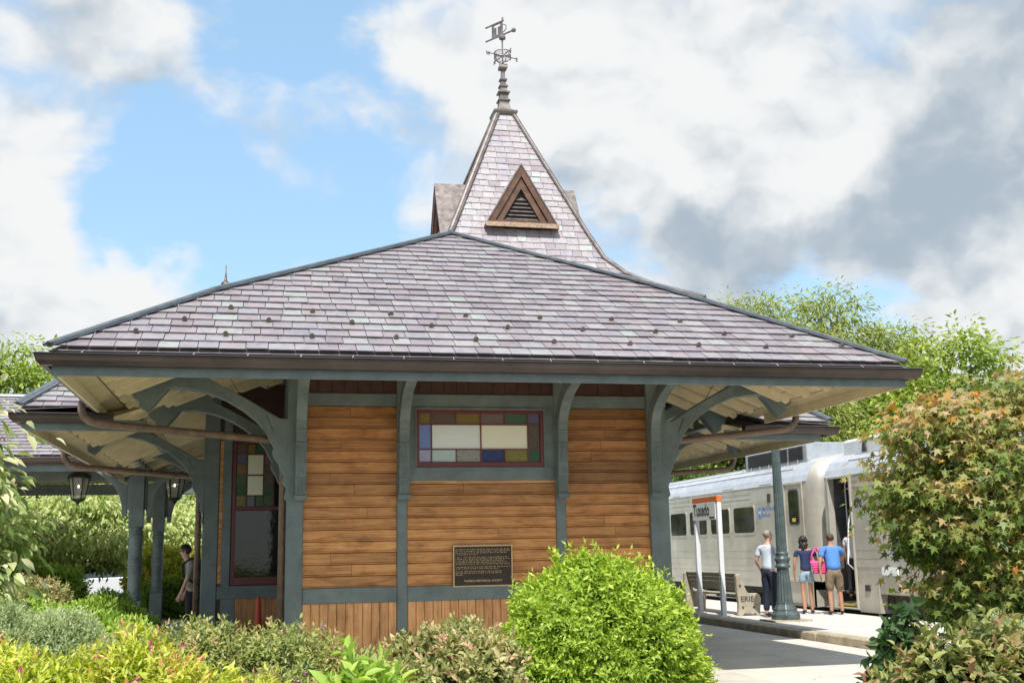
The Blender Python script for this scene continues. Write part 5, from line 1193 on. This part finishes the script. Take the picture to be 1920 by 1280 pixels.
def lobes_sample(lobes, n, lo=.8, hi=1.05, zmin=None, ybias=True):
    """points near the outer skin of a union of ellipsoids, and the outward direction there"""
    vol = np.array([l[3]*l[4]+l[4]*l[5]+l[3]*l[5] for l in lobes]); vol = vol/vol.sum()
    P = np.zeros((0, 3)); Nn = np.zeros((0, 3)); it = 0
    while len(P) < n and it < 40:
        it += 1
        k = rng.choice(len(lobes), n, p=vol); l = np.array(lobes)[k]; d = rand_dir(n)
        r = rng.uniform(lo, hi, (n, 1))*(1+.065*np.sin(d[:, :1]*6.1+l[:, :1]*9)*np.sin(d[:, 1:2]*5.3+2+l[:, 1:2]*7)+.05*np.sin(d[:, 2:3]*9+d[:, :1]*8+1.3)); p = l[:, :3]+d*l[:, 3:6]*r; nn = nrmz(d/l[:, 3:6])
        ok = np.ones(n, bool)
        for m_ in lobes:
            m_ = np.array(m_); q = np.linalg.norm((p-m_[:3])/m_[3:6], axis=1); ok &= q > lo*.97
        if zmin is not None: ok &= p[:, 2] > zmin
        P = np.vstack([P, p[ok]]); Nn = np.vstack([Nn, nn[ok]])
    return P[:n], Nn[:n]
def shoots(lobes, n, per, leaf, ratio, spacing, up=.35, droop=0, tpl='diamond', lo=.82, hi=1.06, zmin=None, tip_bright=.35, base_tint=.4, spread=.18, opening=.8, org=(0, 0, 0), size_var=.25):
    """leafy shoots that end on the skin of the lobes: returns leaf arrays (relative to org)"""
    P, Nn = lobes_sample(lobes, n, lo, hi, zmin); n = len(P)
    ax = nrmz(Nn+rng.normal(size=(n, 3))*.38+np.array([0, 0, up])); ax = nrmz(ax-np.array([0, 0, droop]))
    side = nrmz(np.cross(ax, rand_dir(n))); side2 = np.cross(ax, side)
    st = np.clip(base_tint+rng.normal(size=n)*spread+.10*np.sin(P[:, 0]*7+1)*np.sin(P[:, 2]*8+P[:, 1]*3)+.05*np.sin(P[:, 0]*17), 0, 1)
    A = []
    for k in range(per):
        ang = k*2.4+rng.uniform(0, .5, n); b = side*np.cos(ang)[:, None]+side2*np.sin(ang)[:, None]
        base = P-ax*(spacing*k)+rng.normal(size=(n, 3))*spacing*.25
        op = opening*(0.35+.65*min(1, k/2.5)); d = nrmz(ax*(1-op*.6)+b*op+rng.normal(size=(n, 3))*.15-np.array([0, 0, droop*.5]))
        nn = nrmz(ax+b*-.3+rng.normal(size=(n, 3))*.25+np.array([0, 0, .25]))
        sz = leaf*(1-.35*(k == 0))*rng.uniform(1-size_var, 1+size_var, n)
        A.append((base, d, nn, sz, st+tip_bright*max(0, 1-k/max(1, per*.6))-.1*(k/per)+rng.normal(size=n)*.06))
    cat = lambda i: np.concatenate([a[i] for a in A])
    return cat(0)-np.array(org), cat(1), cat(2), cat(3), cat(3)*ratio, cat(4), tpl
def foliage(name, arr, mat, parent, n_leaf=0):
    P, D, Nn, L_, W_, t, tpl = arr
    if n_leaf:                                     # the leaves that show largest are objects of their own
        org = np.array(parent.location); wp = P+org-np.array([0, 0, CAM_Z])
        dz = wp @ np.array(_fw); px_ = wp @ np.array(_rt)/dz; py_ = wp @ np.array(_up)/dz
        dist = np.where((abs(px_) < .455) & (abs(py_) < .302), dz, 1e6); pick = np.argsort(dist)[:n_leaf]; pick = pick[dist[pick] < 1e5]
        keep = np.ones(len(P), bool); keep[pick] = False
        o = foliage(name, (P[keep], D[keep], Nn[keep], L_[keep], W_[keep], t[keep], tpl), mat, parent); o['kind'] = 'stuff'
        one = np.zeros((1, 3)); ms = []; wr = float(np.mean(W_/L_))
        for k in range(12):
            me = leaf_mesh('leaf', one, np.array([[1., 0, 0]]), np.array([[0, 0, 1.]]), np.ones(1), np.full(1, wr), np.full(1, (k+.5)/12), tpl); me.materials.append(M[mat]); ms.append(me)
        Dn = nrmz(D[pick]); S = nrmz(np.cross(Dn, Nn[pick])); U = np.cross(S, Dn)
        for i, k in enumerate(pick):
            lf = bpy.data.objects.new('leaf', ms[int(min(.999, max(0, t[k]))*12)]); col.objects.link(lf); lf.parent = o
            q = Matrix((Dn[i]*L_[k], S[i]*-L_[k]*-1, U[i]*L_[k])).transposed().to_4x4(); q.translation = P[k]; lf.matrix_local = q
        return o
    me = leaf_mesh(name, P, D, Nn, L_, W_, t, tpl); me.materials.append(M[mat])
    o = bpy.data.objects.new(name, me); col.objects.link(o); o.parent = parent; return o
def stems(parent, loc, lobes, n, r=.012, mat='stem_brown', spread=.25):
    mb = MB(); P, _ = lobes_sample(lobes, n, .7, .95); o = Vector(loc)
    for p in P:
        p = Vector(p)-o; b = Vector((random.uniform(-spread, spread), random.uniform(-spread, spread), 0)); m_ = b*.6+p*.45+Vector((0, 0, p.z*.08))
        mb.tube([b+o, m_+o, p+o], [r, r*.75, r*.3], 5, False)
    return mb.build('stem', mat, parent)
def shrub(name, label, cat, loc, lobes, arr_kw, mat, n_stem=14, group=None, r=.010, n_leaf=0):
    """lobes are given relative to loc (on the ground)"""
    L2 = [(loc[0]+l[0], loc[1]+l[1], loc[2]+l[2], l[3], l[4], l[5]) for l in lobes]
    t = thing(name, label, cat, loc, group); WL[t] = Vector(loc)
    foliage('foliage', shoots(L2, org=loc, **arr_kw), mat, t, n_leaf)
    q = stems(t, loc, L2, n_stem, r)
    return t, L2
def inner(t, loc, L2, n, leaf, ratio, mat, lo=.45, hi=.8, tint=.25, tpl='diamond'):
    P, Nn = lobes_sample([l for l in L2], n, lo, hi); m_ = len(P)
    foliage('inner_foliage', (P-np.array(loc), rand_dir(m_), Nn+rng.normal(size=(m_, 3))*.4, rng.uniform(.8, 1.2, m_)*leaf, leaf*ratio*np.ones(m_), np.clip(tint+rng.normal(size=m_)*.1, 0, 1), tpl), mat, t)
def flowers(t, loc, L2, n, mat, size, zfrac=.3, facing=True):
    mb = MB(); P, Nn = lobes_sample(L2, n*6, .98, 1.06); k = 0
    for p, q in zip(P, Nn):
        if q[2] < zfrac or (facing and q[1] > .5): continue
        c = Vector(p); ax = Vector(q)
        for j in range(7):
            d = (ax*.6+Vector(rand_dir(1)[0])*.8).normalized(); o_ = c+Vector(rand_dir(1)[0])*size*.7; s = d.orthogonal().normalized(); u = d.cross(s)
            mb.add([o_, o_+(d*.9+s*.5)*size, o_+d*1.5*size, o_+(d*.9-s*.5)*size], [(0, 1, 2, 3)])
        k += 1
        if k >= n: break
    return tag(mb.build('flowers', mat, t), kind='stuff')
def P3(x, y, Y, z=None):
    p = un(x, y, Y=Y); return (p.x, Y, -.05 if z is None else z)

# the big clipped bush before the end wall
bl = (2.61, 8.6, -.05)
big = [(0, 0, .62, .80, .72, .86), (-.30, -.1, .45, .55, .55, .60), (.40, .0, .55, .46, .5, .70)]
t, L2 = shrub('round_bush', 'large rounded lime green bush in front of the bronze plaque and end wall', 'bush', bl, big, dict(n=7600, per=8, leaf=.050, ratio=.40, spacing=.018, up=.15, droop=.25, tpl='diamond', lo=.88, hi=1.05, zmin=-.05, base_tint=.42, tip_bright=.30, spread=.16), 'leaf_lime', 20)
foliage('stray_shoots', shoots(L2, 260, 9, .062, .40, .024, up=.5, droop=.1, lo=1.02, hi=1.14, zmin=.3, base_tint=.6, tip_bright=.3, org=bl), 'leaf_lime', t)
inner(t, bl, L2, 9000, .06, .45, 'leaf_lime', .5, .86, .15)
# gold leaved spirea with pink flowers along the bottom left
gl = P3(180, 1250, 5.2, -.35)
gold = [(-.75, .1, .75, .50, .45, .62), (-.25, 0, .82, .52, .5, .66), (.22, .05, .84, .46, .5, .66), (.62, .1, .74, .36, .45, .58), (-1.25, .2, .7, .5, .45, .55), (0.05, -.7, .55, 1.1, .5, .58)]
t, L2 = shrub('gold_spirea', 'low golden yellow leaved shrub with small pink flower heads at the near left', 'shrub', gl, gold, dict(n=7500, per=9, leaf=.046, ratio=.36, spacing=.014, up=.75, tpl='diamond', lo=.85, hi=1.06, zmin=0, base_tint=.45, tip_bright=.34, spread=.16, opening=.75), 'leaf_gold', 30)
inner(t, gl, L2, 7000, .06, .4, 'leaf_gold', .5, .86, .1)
flowers(t, gl, L2, 90, 'flower_pink', .012)
# sage spirea hedge in the middle
sl = P3(480, 1240, 7.6, -.05)
sage = [(-.75, .25, .60, .46, .42, .50), (-.30, .15, .62, .46, .42, .52), (.18, .05, .60, .48, .45, .50), (.62, 0, .48, .42, .42, .48), (-.55, -.6, .36, .6, .42, .46), (.25, -.6, .38, .66, .45, .46)]
t, L2 = shrub('sage_spirea', 'pale sage green fine leaved shrub along the front of the station wall', 'shrub', sl, sage, dict(n=6500, per=9, leaf=.045, ratio=.38, spacing=.016, up=.6, tpl='diamond', lo=.84, hi=1.07, zmin=0, base_tint=.45, tip_bright=.22, spread=.2, opening=.85), 'leaf_sage', 30)
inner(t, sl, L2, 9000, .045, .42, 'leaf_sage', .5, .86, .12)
flowers(t, sl, L2, 16, 'flower_mauve', .012)
# tall flower stems against the post
ml = P3(555, 1200, 9.0, -.05)
t, L2 = shrub('flowering_stems', 'few tall green stems with mauve flower tips by the blue corner post', 'shrub', ml, [(0, 0, .62, .10, .10, .50), (.22, .05, .5, .14, .12, .5)], dict(n=160, per=10, leaf=.055, ratio=.34, spacing=.024, up=1.4, lo=.7, hi=1.1, zmin=0, base_tint=.35, tip_bright=.2), 'leaf_sage', 10)
flowers(t, ml, L2, 7, 'flower_mauve', .014, .5, False)
# mottled shrub between hedge and bush
kl = P3(830, 1240, 7.8, -.05)
mott = [(0, 0, .55, .44, .42, .48), (-.35, -.2, .38, .38, .40, .44), (.22, -.15, .55, .36, .4, .48), (.14, .1, .86, .22, .24, .24), (-.22, .1, .75, .2, .2, .24)]
t, L2 = shrub('mottled_shrub', 'loose mottled grey green shrub with brownish tips beside the big lime bush', 'shrub', kl, mott, dict(n=2600, per=8, leaf=.062, ratio=.5, spacing=.024, up=.3, tpl='ovate', lo=.72, hi=1.10, zmin=0, base_tint=.45, tip_bright=.25, spread=.26), 'leaf_mottled', 24)
inner(t, kl, L2, 3500, .06, .5, 'leaf_mottled', .4, .8, .1)
# fresh green plants at the bottom edge
fl = P3(705, 1275, 5.2, -.12)
t, L2 = shrub('fresh_perennial', 'fresh bright green leafy plant low at the front below the mottled shrub', 'plant', fl, [(-.10, 0, .72, .22, .2, .46), (.12, .05, .66, .2, .2, .42), (-.3, .05, .55, .2, .2, .40)], dict(n=420, per=8, leaf=.10, ratio=.42, spacing=.028, up=1.0, tpl='ovate', lo=.75, hi=1.08, zmin=0, base_tint=.42, tip_bright=.32, opening=.9), 'leaf_fresh', 10)
dl = P3(705, 1215, 7.2, -.05)
t, L2 = shrub('broad_leaf_plant', 'small plant with broad dull green leaves against the cedar wainscot', 'plant', dl, [(0, 0, .52, .16, .15, .38), (.12, .02, .5, .16, .15, .32)], dict(n=120, per=6, leaf=.11, ratio=.62, spacing=.03, up=.7, tpl='ovate', lo=.7, hi=1.08, zmin=0, base_tint=.4), 'leaf_bronze', 8)
f2 = P3(590, 1280, 4.8, -.35)
# juniper mound
jl = P3(85, 1230, 8.8, -.05)
jun = [(-.45, .1, .62, .62, .5, .66), (.12, 0, .58, .42, .45, .60), (-1.1, .2, .6, .6, .5, .62)]
t, L2 = shrub('juniper_mound', 'dense blue green mounded evergreen at the left behind the golden shrub', 'shrub', jl, jun, dict(n=7500, per=8, leaf=.036, ratio=.34, spacing=.011, up=.5, lo=.88, hi=1.04, zmin=0, base_tint=.5, tip_bright=.35, spread=.2, opening=.6), 'leaf_juniper', 24)
inner(t, jl, L2, 8000, .05, .45, 'leaf_juniper', .5, .88, .12)
# arching fern-like fronds by the walk
sm = P3(262, 1200, 12.5, -.05); t = thing('sumac_fronds', 'arching pinnate green fronds rising behind the sage shrubs at left', 'plant', sm)
Pp, Dd, Nz = [], [], []
for k in range(16):
    a = rng.uniform(0, 2*PI); rr_ = rng.uniform(.35, .6); hgt = rng.uniform(.55, .85)
    for q in np.linspace(.25, 1, 15):
        c = np.array([math.cos(a)*rr_*q, math.sin(a)*rr_*q, hgt*(1.5*q-.55*q*q)]); tg = np.array([math.cos(a), math.sin(a), .5-.9*q]); sd_ = np.array([-math.sin(a), math.cos(a), 0])
        for s in (-1, 1): Pp.append(c); Dd.append(sd_*s+tg*.35-np.array([0, 0, .15])); Nz.append((0, 0, 1))
foliage('foliage', (np.array(Pp), np.array(Dd, float), np.array(Nz, float), .13*np.ones(len(Pp)), .045*np.ones(len(Pp)), rng.uniform(.35, .8, len(Pp)), 'diamond'), 'leaf_fresh', t)
mb = MB()
for k in range(8): a = k*.8; mb.tube([(0, 0, -.02), (math.cos(a)*.1, math.sin(a)*.1, .45)], .008, 5)
o = mb.build('stem', 'stem_brown'); o.parent = t
# middle distance shrubs at the left
def mass(name, label, cat, px, py, Y, lobes, n, leaf, mat, base=.42, z=-.05, tpl='diamond', per=7, up=.5, ratio=.42, droop=0, tip=.28, group=None, ns=14, spread=.2):
    l_ = P3(px, py, Y, z)
    t, L2 = shrub(name, label, cat, l_, lobes, dict(n=n, per=per, leaf=leaf, ratio=ratio, spacing=leaf*.36, up=up, droop=droop, lo=.84, hi=1.07, zmin=z, base_tint=base, tip_bright=tip, tpl=tpl, spread=spread), mat, ns, group, .014)
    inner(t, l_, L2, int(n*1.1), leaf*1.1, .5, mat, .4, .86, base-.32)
    return t
mass('weigela_shrub', 'yellow green arching shrub behind the juniper mound at far left', 'shrub', 60, 1140, 13.5, [(-.9, 0, .45, .9, .7, .66), (.1, .1, .45, .8, .7, .64), (.85, .1, .35, .6, .6, .56)], 3000, .085, 'leaf_fresh', .5)
mass('green_shrub', 'mid green rounded shrub left of the first turned post', 'shrub', 195, 1140, 16, [(0, 0, .35, .7, .6, .66), (.45, .1, .25, .4, .5, .5)], 2600, .08, 'leaf_green', .5)
mass('dark_shrub', 'dark dense shrub at the foot of the first turned post', 'shrub', 205, 1150, 19, [(0, 0, .35, .5, .5, .66)], 2000, .07, 'leaf_green', .3)
mass('gold_shrub', 'tall yellow green shrub seen between the two turned posts', 'shrub', 300, 1120, 33, [(0, 0, .75, .95, .9, 1.1), (1.1, .2, .7, .9, .9, .95)], 3600, .13, 'leaf_gold', .5)
mass('low_hedge', 'low dark green hedge behind the man with the backpack', 'hedge', 335, 1140, 30.5, [(0, 0, .4, 1.1, .6, .62)], 2600, .09, 'leaf_green', .42)
mass('twiggy_shrub', 'twiggy brown stemmed shrub left of the white parked car', 'shrub', 85, 1105, 25, [(-.2, 0, .5, .75, .7, .7)], 600, .10, 'leaf_mottled', .5, ns=60)
mass('spirea_bank', 'loose yellow green bank of shrubs left of the white parked car', 'shrub', 110, 1100, 31, [(-1.2, 0, .7, 1.1, .8, .95), (.0, .1, .55, .75, .7, .8)], 2600, .12, 'leaf_fresh', .5)
# trees
def tree(name, label, loc, h, lobes, n_clump, per_clump, leaf, mat, trunk_r, base=.45, spread=.2, ratio=.5, sigma=.5, flat=.6, tpl='diamond', droop=.2, group=None, rz=0, bark='bark', lo=.55, limbs=None, first=.28, ztint=0, n_leaf=0):
    t = thing(name, label, 'tree', loc, group, rz); WL[t] = Vector((0, 0, 0))
    C_, Nn = lobes_sample(lobes, n_clump, lo, 1.0); n_clump = len(C_)
    tk = MB(); tk.tube([(0, 0, -.2), (.02*h*.2, 0, h*.2), (-.01*h, .01*h, h*.5), (0, 0, h*.82)], [trunk_r, trunk_r*.8, trunk_r*.55, trunk_r*.12], 9)
    order = rng.permutation(n_clump)[:(limbs or max(14, n_clump//3))]
    for i in order:
        p = Vector(C_[i]); zb = max(h*first*.7, min(h*.75, p.z-.45*math.hypot(p.x, p.y)-random.uniform(0, .1)*h)); b0_ = Vector((0, 0, zb)); m_ = b0_*.5+p*.5+Vector((random.uniform(-.1, .1), random.uniform(-.1, .1), .06))*h*.2
        rr_ = trunk_r*random.uniform(.18, .34); tk.tube([b0_, m_, p], [rr_, rr_*.6, rr_*.15], 5, False)
    tk.build('trunk', bark, t)
    n = n_clump*per_clump; idx = np.repeat(np.arange(n_clump), per_clump)
    off = rng.normal(size=(n, 3))*sigma*np.array([1, 1, flat]); off *= rng.uniform(.6, 1.2, (n_clump, 1))[idx]
    P = C_[idx]+off; D = nrmz(off+Nn[idx]*.5*sigma+rng.normal(size=(n, 3))*.5*sigma-np.array([0, 0, droop*sigma*2])); NN = nrmz(rng.normal(size=(n, 3))*.55+np.array([0, 0, .9])+Nn[idx]*.4)
    ct = rng.normal(size=n_clump)*spread
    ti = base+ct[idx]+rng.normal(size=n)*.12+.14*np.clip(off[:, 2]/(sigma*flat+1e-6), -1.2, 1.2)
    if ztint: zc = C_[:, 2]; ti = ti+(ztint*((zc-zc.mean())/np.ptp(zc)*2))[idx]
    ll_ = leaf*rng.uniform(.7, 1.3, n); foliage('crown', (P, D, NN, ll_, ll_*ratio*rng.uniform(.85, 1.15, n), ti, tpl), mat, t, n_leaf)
    return t
def copy_tree(src, loc, label, rz, s):
    c = src.copy(); col.objects.link(c); c.location = loc; c.rotation_euler = (0, 0, rz); c.scale = (s, s, s); c['label'] = label
    for ch in src.children:
        d = ch.copy(); col.objects.link(d); d.parent = c
    return c
# dogwood close at the left edge, leaves in big drooping sprays
dg = P3(0, 900, 10.2, -.05); dg = (dg[0]-.62, 10.2, -.05)
tree('dogwood_tree', 'dogwood tree with large drooping pale edged leaves at the left edge', dg, 3.0, [(0, 0, 2.0, .75, .7, .95), (.30, -.1, 1.35, .65, .55, .55), (-.5, 0, 1.7, .8, .7, 1.0)], 150, 30, .14, 'leaf_dogwood', .06, .54, .18, .46, .17, .6, 'ovate', .65, first=.2, n_leaf=280)
# variegated dogwoods beyond the posts
v0 = un(120, 1000, Y=34)
vt_ = tree('variegated_dogwood', 'cream edged dogwood filling the view left of the first turned post', (v0.x, 36, -.25), 4.2, [(0, 0, 2.6, 2.2, 1.8, 1.25), (1.8, .2, 2.35, 1.5, 1.4, 1.0), (-2.0, 0, 2.4, 1.8, 1.5, 1.25), (-1.0, -.5, 1.6, 1.2, 1.0, .8)], 380, 48, .20, 'leaf_variegated', .12, .5, .14, .42, .38, .4, 'diamond', .9, group='variegated dogwoods beyond the car park', first=.42)
v1 = un(335, 1000, Y=36); copy_tree(vt_, (v1.x+.2, 39, -.25), 'cream edged dogwood seen between the second turned post and the corner post', 1.9, .92)
v2 = un(-20, 1000, Y=44); copy_tree(vt_, (v2.x-3, 46, -.25), 'cream edged dogwood farthest left, behind the near dogwood', 2.9, 1.15)
# tall pale locust trees behind the canopy
l0 = un(40, 700, Y=56)
lt_ = tree('locust_tree', 'tall light green feathery tree rising behind the canopy roof at the far left', (l0.x-1.5, 58, -.3), 13.0, [(0, 0, 8.6, 4.2, 3.5, 3.6), (2.2, 0, 7.2, 3.2, 3, 2.8), (-3.5, 0, 8.0, 3.5, 3, 3.6), (1, 0, 4.6, 4.4, 3, 2.4)], 620, 62, .32, 'leaf_tree_light', .28, .48, .16, .34, .62, .5, 'diamond', .4, group='trees beyond the car park')
l1 = un(240, 900, Y=62); copy_tree(lt_, (l1.x, 64, -.3), 'light green tree seen low through the canopy beyond the turned posts', 2.0, .55)
l2 = un(330, 900, Y=62); copy_tree(lt_, (l2.x+2.5, 66, -.3), 'light green tree seen through the canopy beside the corner post', 4.0, .60)
copy_tree(lt_, (l0.x-11, 64, -.3), 'light green tree at the far left edge behind the tall feathery one', 1.0, 1.0)
# trees beyond the train
a0 = un(1560, 600, Y=48)
at_ = tree('ash_tree', 'tall airy pale green tree with thin limbs against the sky beyond the train', (a0.x, 48, -.3), 14.6, [(0, 0, 11.7, 2.6, 2.4, 2.3), (-3.2, .4, 9.6, 2.4, 2.2, 1.9), (2.6, 0, 10.6, 2.2, 2, 2.0), (-1.2, 0, 8.0, 3.4, 2.6, 2.0), (3.2, 0, 7.6, 2.4, 2.2, 2.2), (-4.6, 0, 7.4, 2.2, 2, 1.8)], 440, 60, .28, 'leaf_tree_pale', .20, .45, .16, .32, .50, .5, 'diamond', .5, group='trees beyond the train', limbs=150, first=.3)
for x, Y, s, rz, lab in ((1415, 48, .97, 1.7, 'lower airy pale tree left of the tallest one, over the roof hip'), (1690, 57, .98, 4.1, 'airy pale tree behind the tallest one, between it and the bright maple')):
    p = un(x, 800, Y=Y); copy_tree(at_, (p.x, Y, -.3), lab, rz, s)
b0_ = un(1775, 700, Y=44)
mt_ = tree('maple_tree', 'full bright green tree standing right of the airy one beyond the train', (b0_.x, 44, -.3), 12.6, [(0, 0, 9.0, 2.6, 2.4, 2.4), (-1.8, 0, 6.6, 2.8, 2.4, 2.4), (2.0, 0, 7.0, 2.8, 2.4, 2.4), (3.2, 0, 4.6, 2.6, 2.4, 2.2), (0, -.6, 4.2, 4.0, 2.4, 2.4)], 440, 52, .27, 'leaf_tree_light', .24, .42, .2, .46, .50, .5, 'diamond', .3, group='trees beyond the train')
d0_ = un(1620, 760, Y=40)
dt_ = tree('dark_tree', 'dark leaved tree in the gap above the train roof units', (d0_.x+.6, 52, -.3), 9.4, [(0, 0, 6.0, 2.8, 2.5, 2.8), (-2.0, 0, 4.6, 2.6, 2.4, 2.4), (2.2, 0, 4.8, 2.6, 2.4, 2.6)], 360, 46, .27, 'leaf_tree', .22, .42, .2, .46, .5, .5, 'diamond', .3, group='trees beyond the train')
for x, Y, s, rz, lab in ((1345, 47, .62, 1.0, 'low dark tree above the left coach under the station eaves'), (1270, 52, .66, 2.2, 'dark tree behind the left coach beside the station corner bracket'), (1450, 54, .75, 3.4, 'dark tree behind the lamp post above the coach roof'), (1900, 50, .95, 5.0, 'dark tree at the right edge behind the bronze maple')):
    p = un(x, 860, Y=Y); copy_tree(dt_, (p.x, Y, -.3), lab, rz, s)
for x, Y, s, rz, lab in ((1540, 42, .50, 1.3, 'bright green low tree between station eaves and train roof'), (1660, 40, .56, 2.3, 'bright green tree just above the right coach roof units'), (1395, 44, .40, .4, 'small bright green tree above the left coach roof')):
    p = un(x, 800, Y=Y); copy_tree(mt_, (p.x, Y, -.3), lab, rz, s)
# the bronze maple at the right
jm = un(1800, 960, Y=9.4)
tree('bronze_maple', 'bronze and green star leaved maple with orange tips in front of the train', (jm.x+.25, 9.4, -.05), 3.05, [(0, 0, 2.0, 1.0, .85, .80), (-.46, -.1, 1.80, .46, .6, .46), (.5, 0, 2.3, .9, .8, .85), (.0, -.1, 1.15, .62, .7, .50), (.6, 0, 1.0, .8, .7, .62), (-.28, 0, 2.45, .6, .6, .45), (.9, 0, 2.7, .6, .6, .5)], 480, 40, .082, 'leaf_maple', .055, .38, .16, .95, .15, .45, 'star', .8, bark='stem_brown', lo=.62, first=.15, ztint=.20, n_leaf=300)
# hydrangea, dark leaved shrub and boxwood below it
hl = P3(1765, 1270, 5.4, -.26)
t, L2 = shrub('hydrangea', 'leafy shrub with green and bronze tinted leaves at the bottom right corner', 'shrub', hl, [(0, 0, .72, .40, .36, .56), (.38, .05, .78, .36, .36, .58), (-.32, .0, .58, .26, .3, .46), (.75, .1, .7, .4, .36, .55)], dict(n=1300, per=8, leaf=.078, ratio=.50, spacing=.026, up=.85, tpl='ovate', lo=.76, hi=1.10, zmin=0, base_tint=.45, tip_bright=.22, spread=.28, opening=.95), 'leaf_bronze', 24, n_leaf=300)
inner(t, hl, L2, 1500, .08, .5, 'leaf_bronze', .4, .8, .2, 'ovate')
dk = P3(1685, 1200, 7.0, -.05)
t, L2 = shrub('dark_leaf_shrub', 'dark green shrub with large drooping leaves and a faded pink flower below the maple', 'shrub', dk, [(0, 0, .60, .20, .2, .40), (-.16, 0, .5, .15, .2, .34), (.10, .05, .80, .10, .12, .34)], dict(n=130, per=6, leaf=.115, ratio=.62, spacing=.035, up=.1, droop=.75, tpl='ovate', lo=.6, hi=1.08, zmin=0, base_tint=.45, tip_bright=.1), 'leaf_dark', 14, n_leaf=260)
flowers(t, dk, L2, 2, 'flower_mauve', .022, .2)
xl = un(1885, 1150, Y=8.2)
mass('boxwood', 'small leaved rounded evergreen at the right edge below the maple', 'shrub', 1890, 1150, 8.2, [(0, 0, .42, .44, .4, .52), (.4, 0, .40, .4, .4, .5)], 6000, .026, 'leaf_juniper', .48, tip=.25)
n_ = 90; P_ = np.stack([rng.uniform(6.2, 9.2, n_), rng.uniform(10, 22, n_), np.full(n_, -.132)], 1); P_[::4, 0] = rng.uniform(9.8, 12.3, len(P_[::4])); P_[::4, 2] = .008
lo_ = bpy.data.objects.new('fallen_leaves', leaf_mesh('fallen_leaves', P_, nrmz(rng.normal(size=(n_, 3))*np.array([1, 1, .08])), np.tile((0., 0., 1.), (n_, 1))+rng.normal(size=(n_, 3))*.2, rng.uniform(.03, .07, n_), .025*np.ones(n_), rng.uniform(.4, 1, n_), 'diamond'))
lo_.data.materials.append(M['leaf_maple']); col.objects.link(lo_); tag(lo_, 'few dry leaves scattered on the concrete walk and platform', 'leaf litter', None, 'stuff')
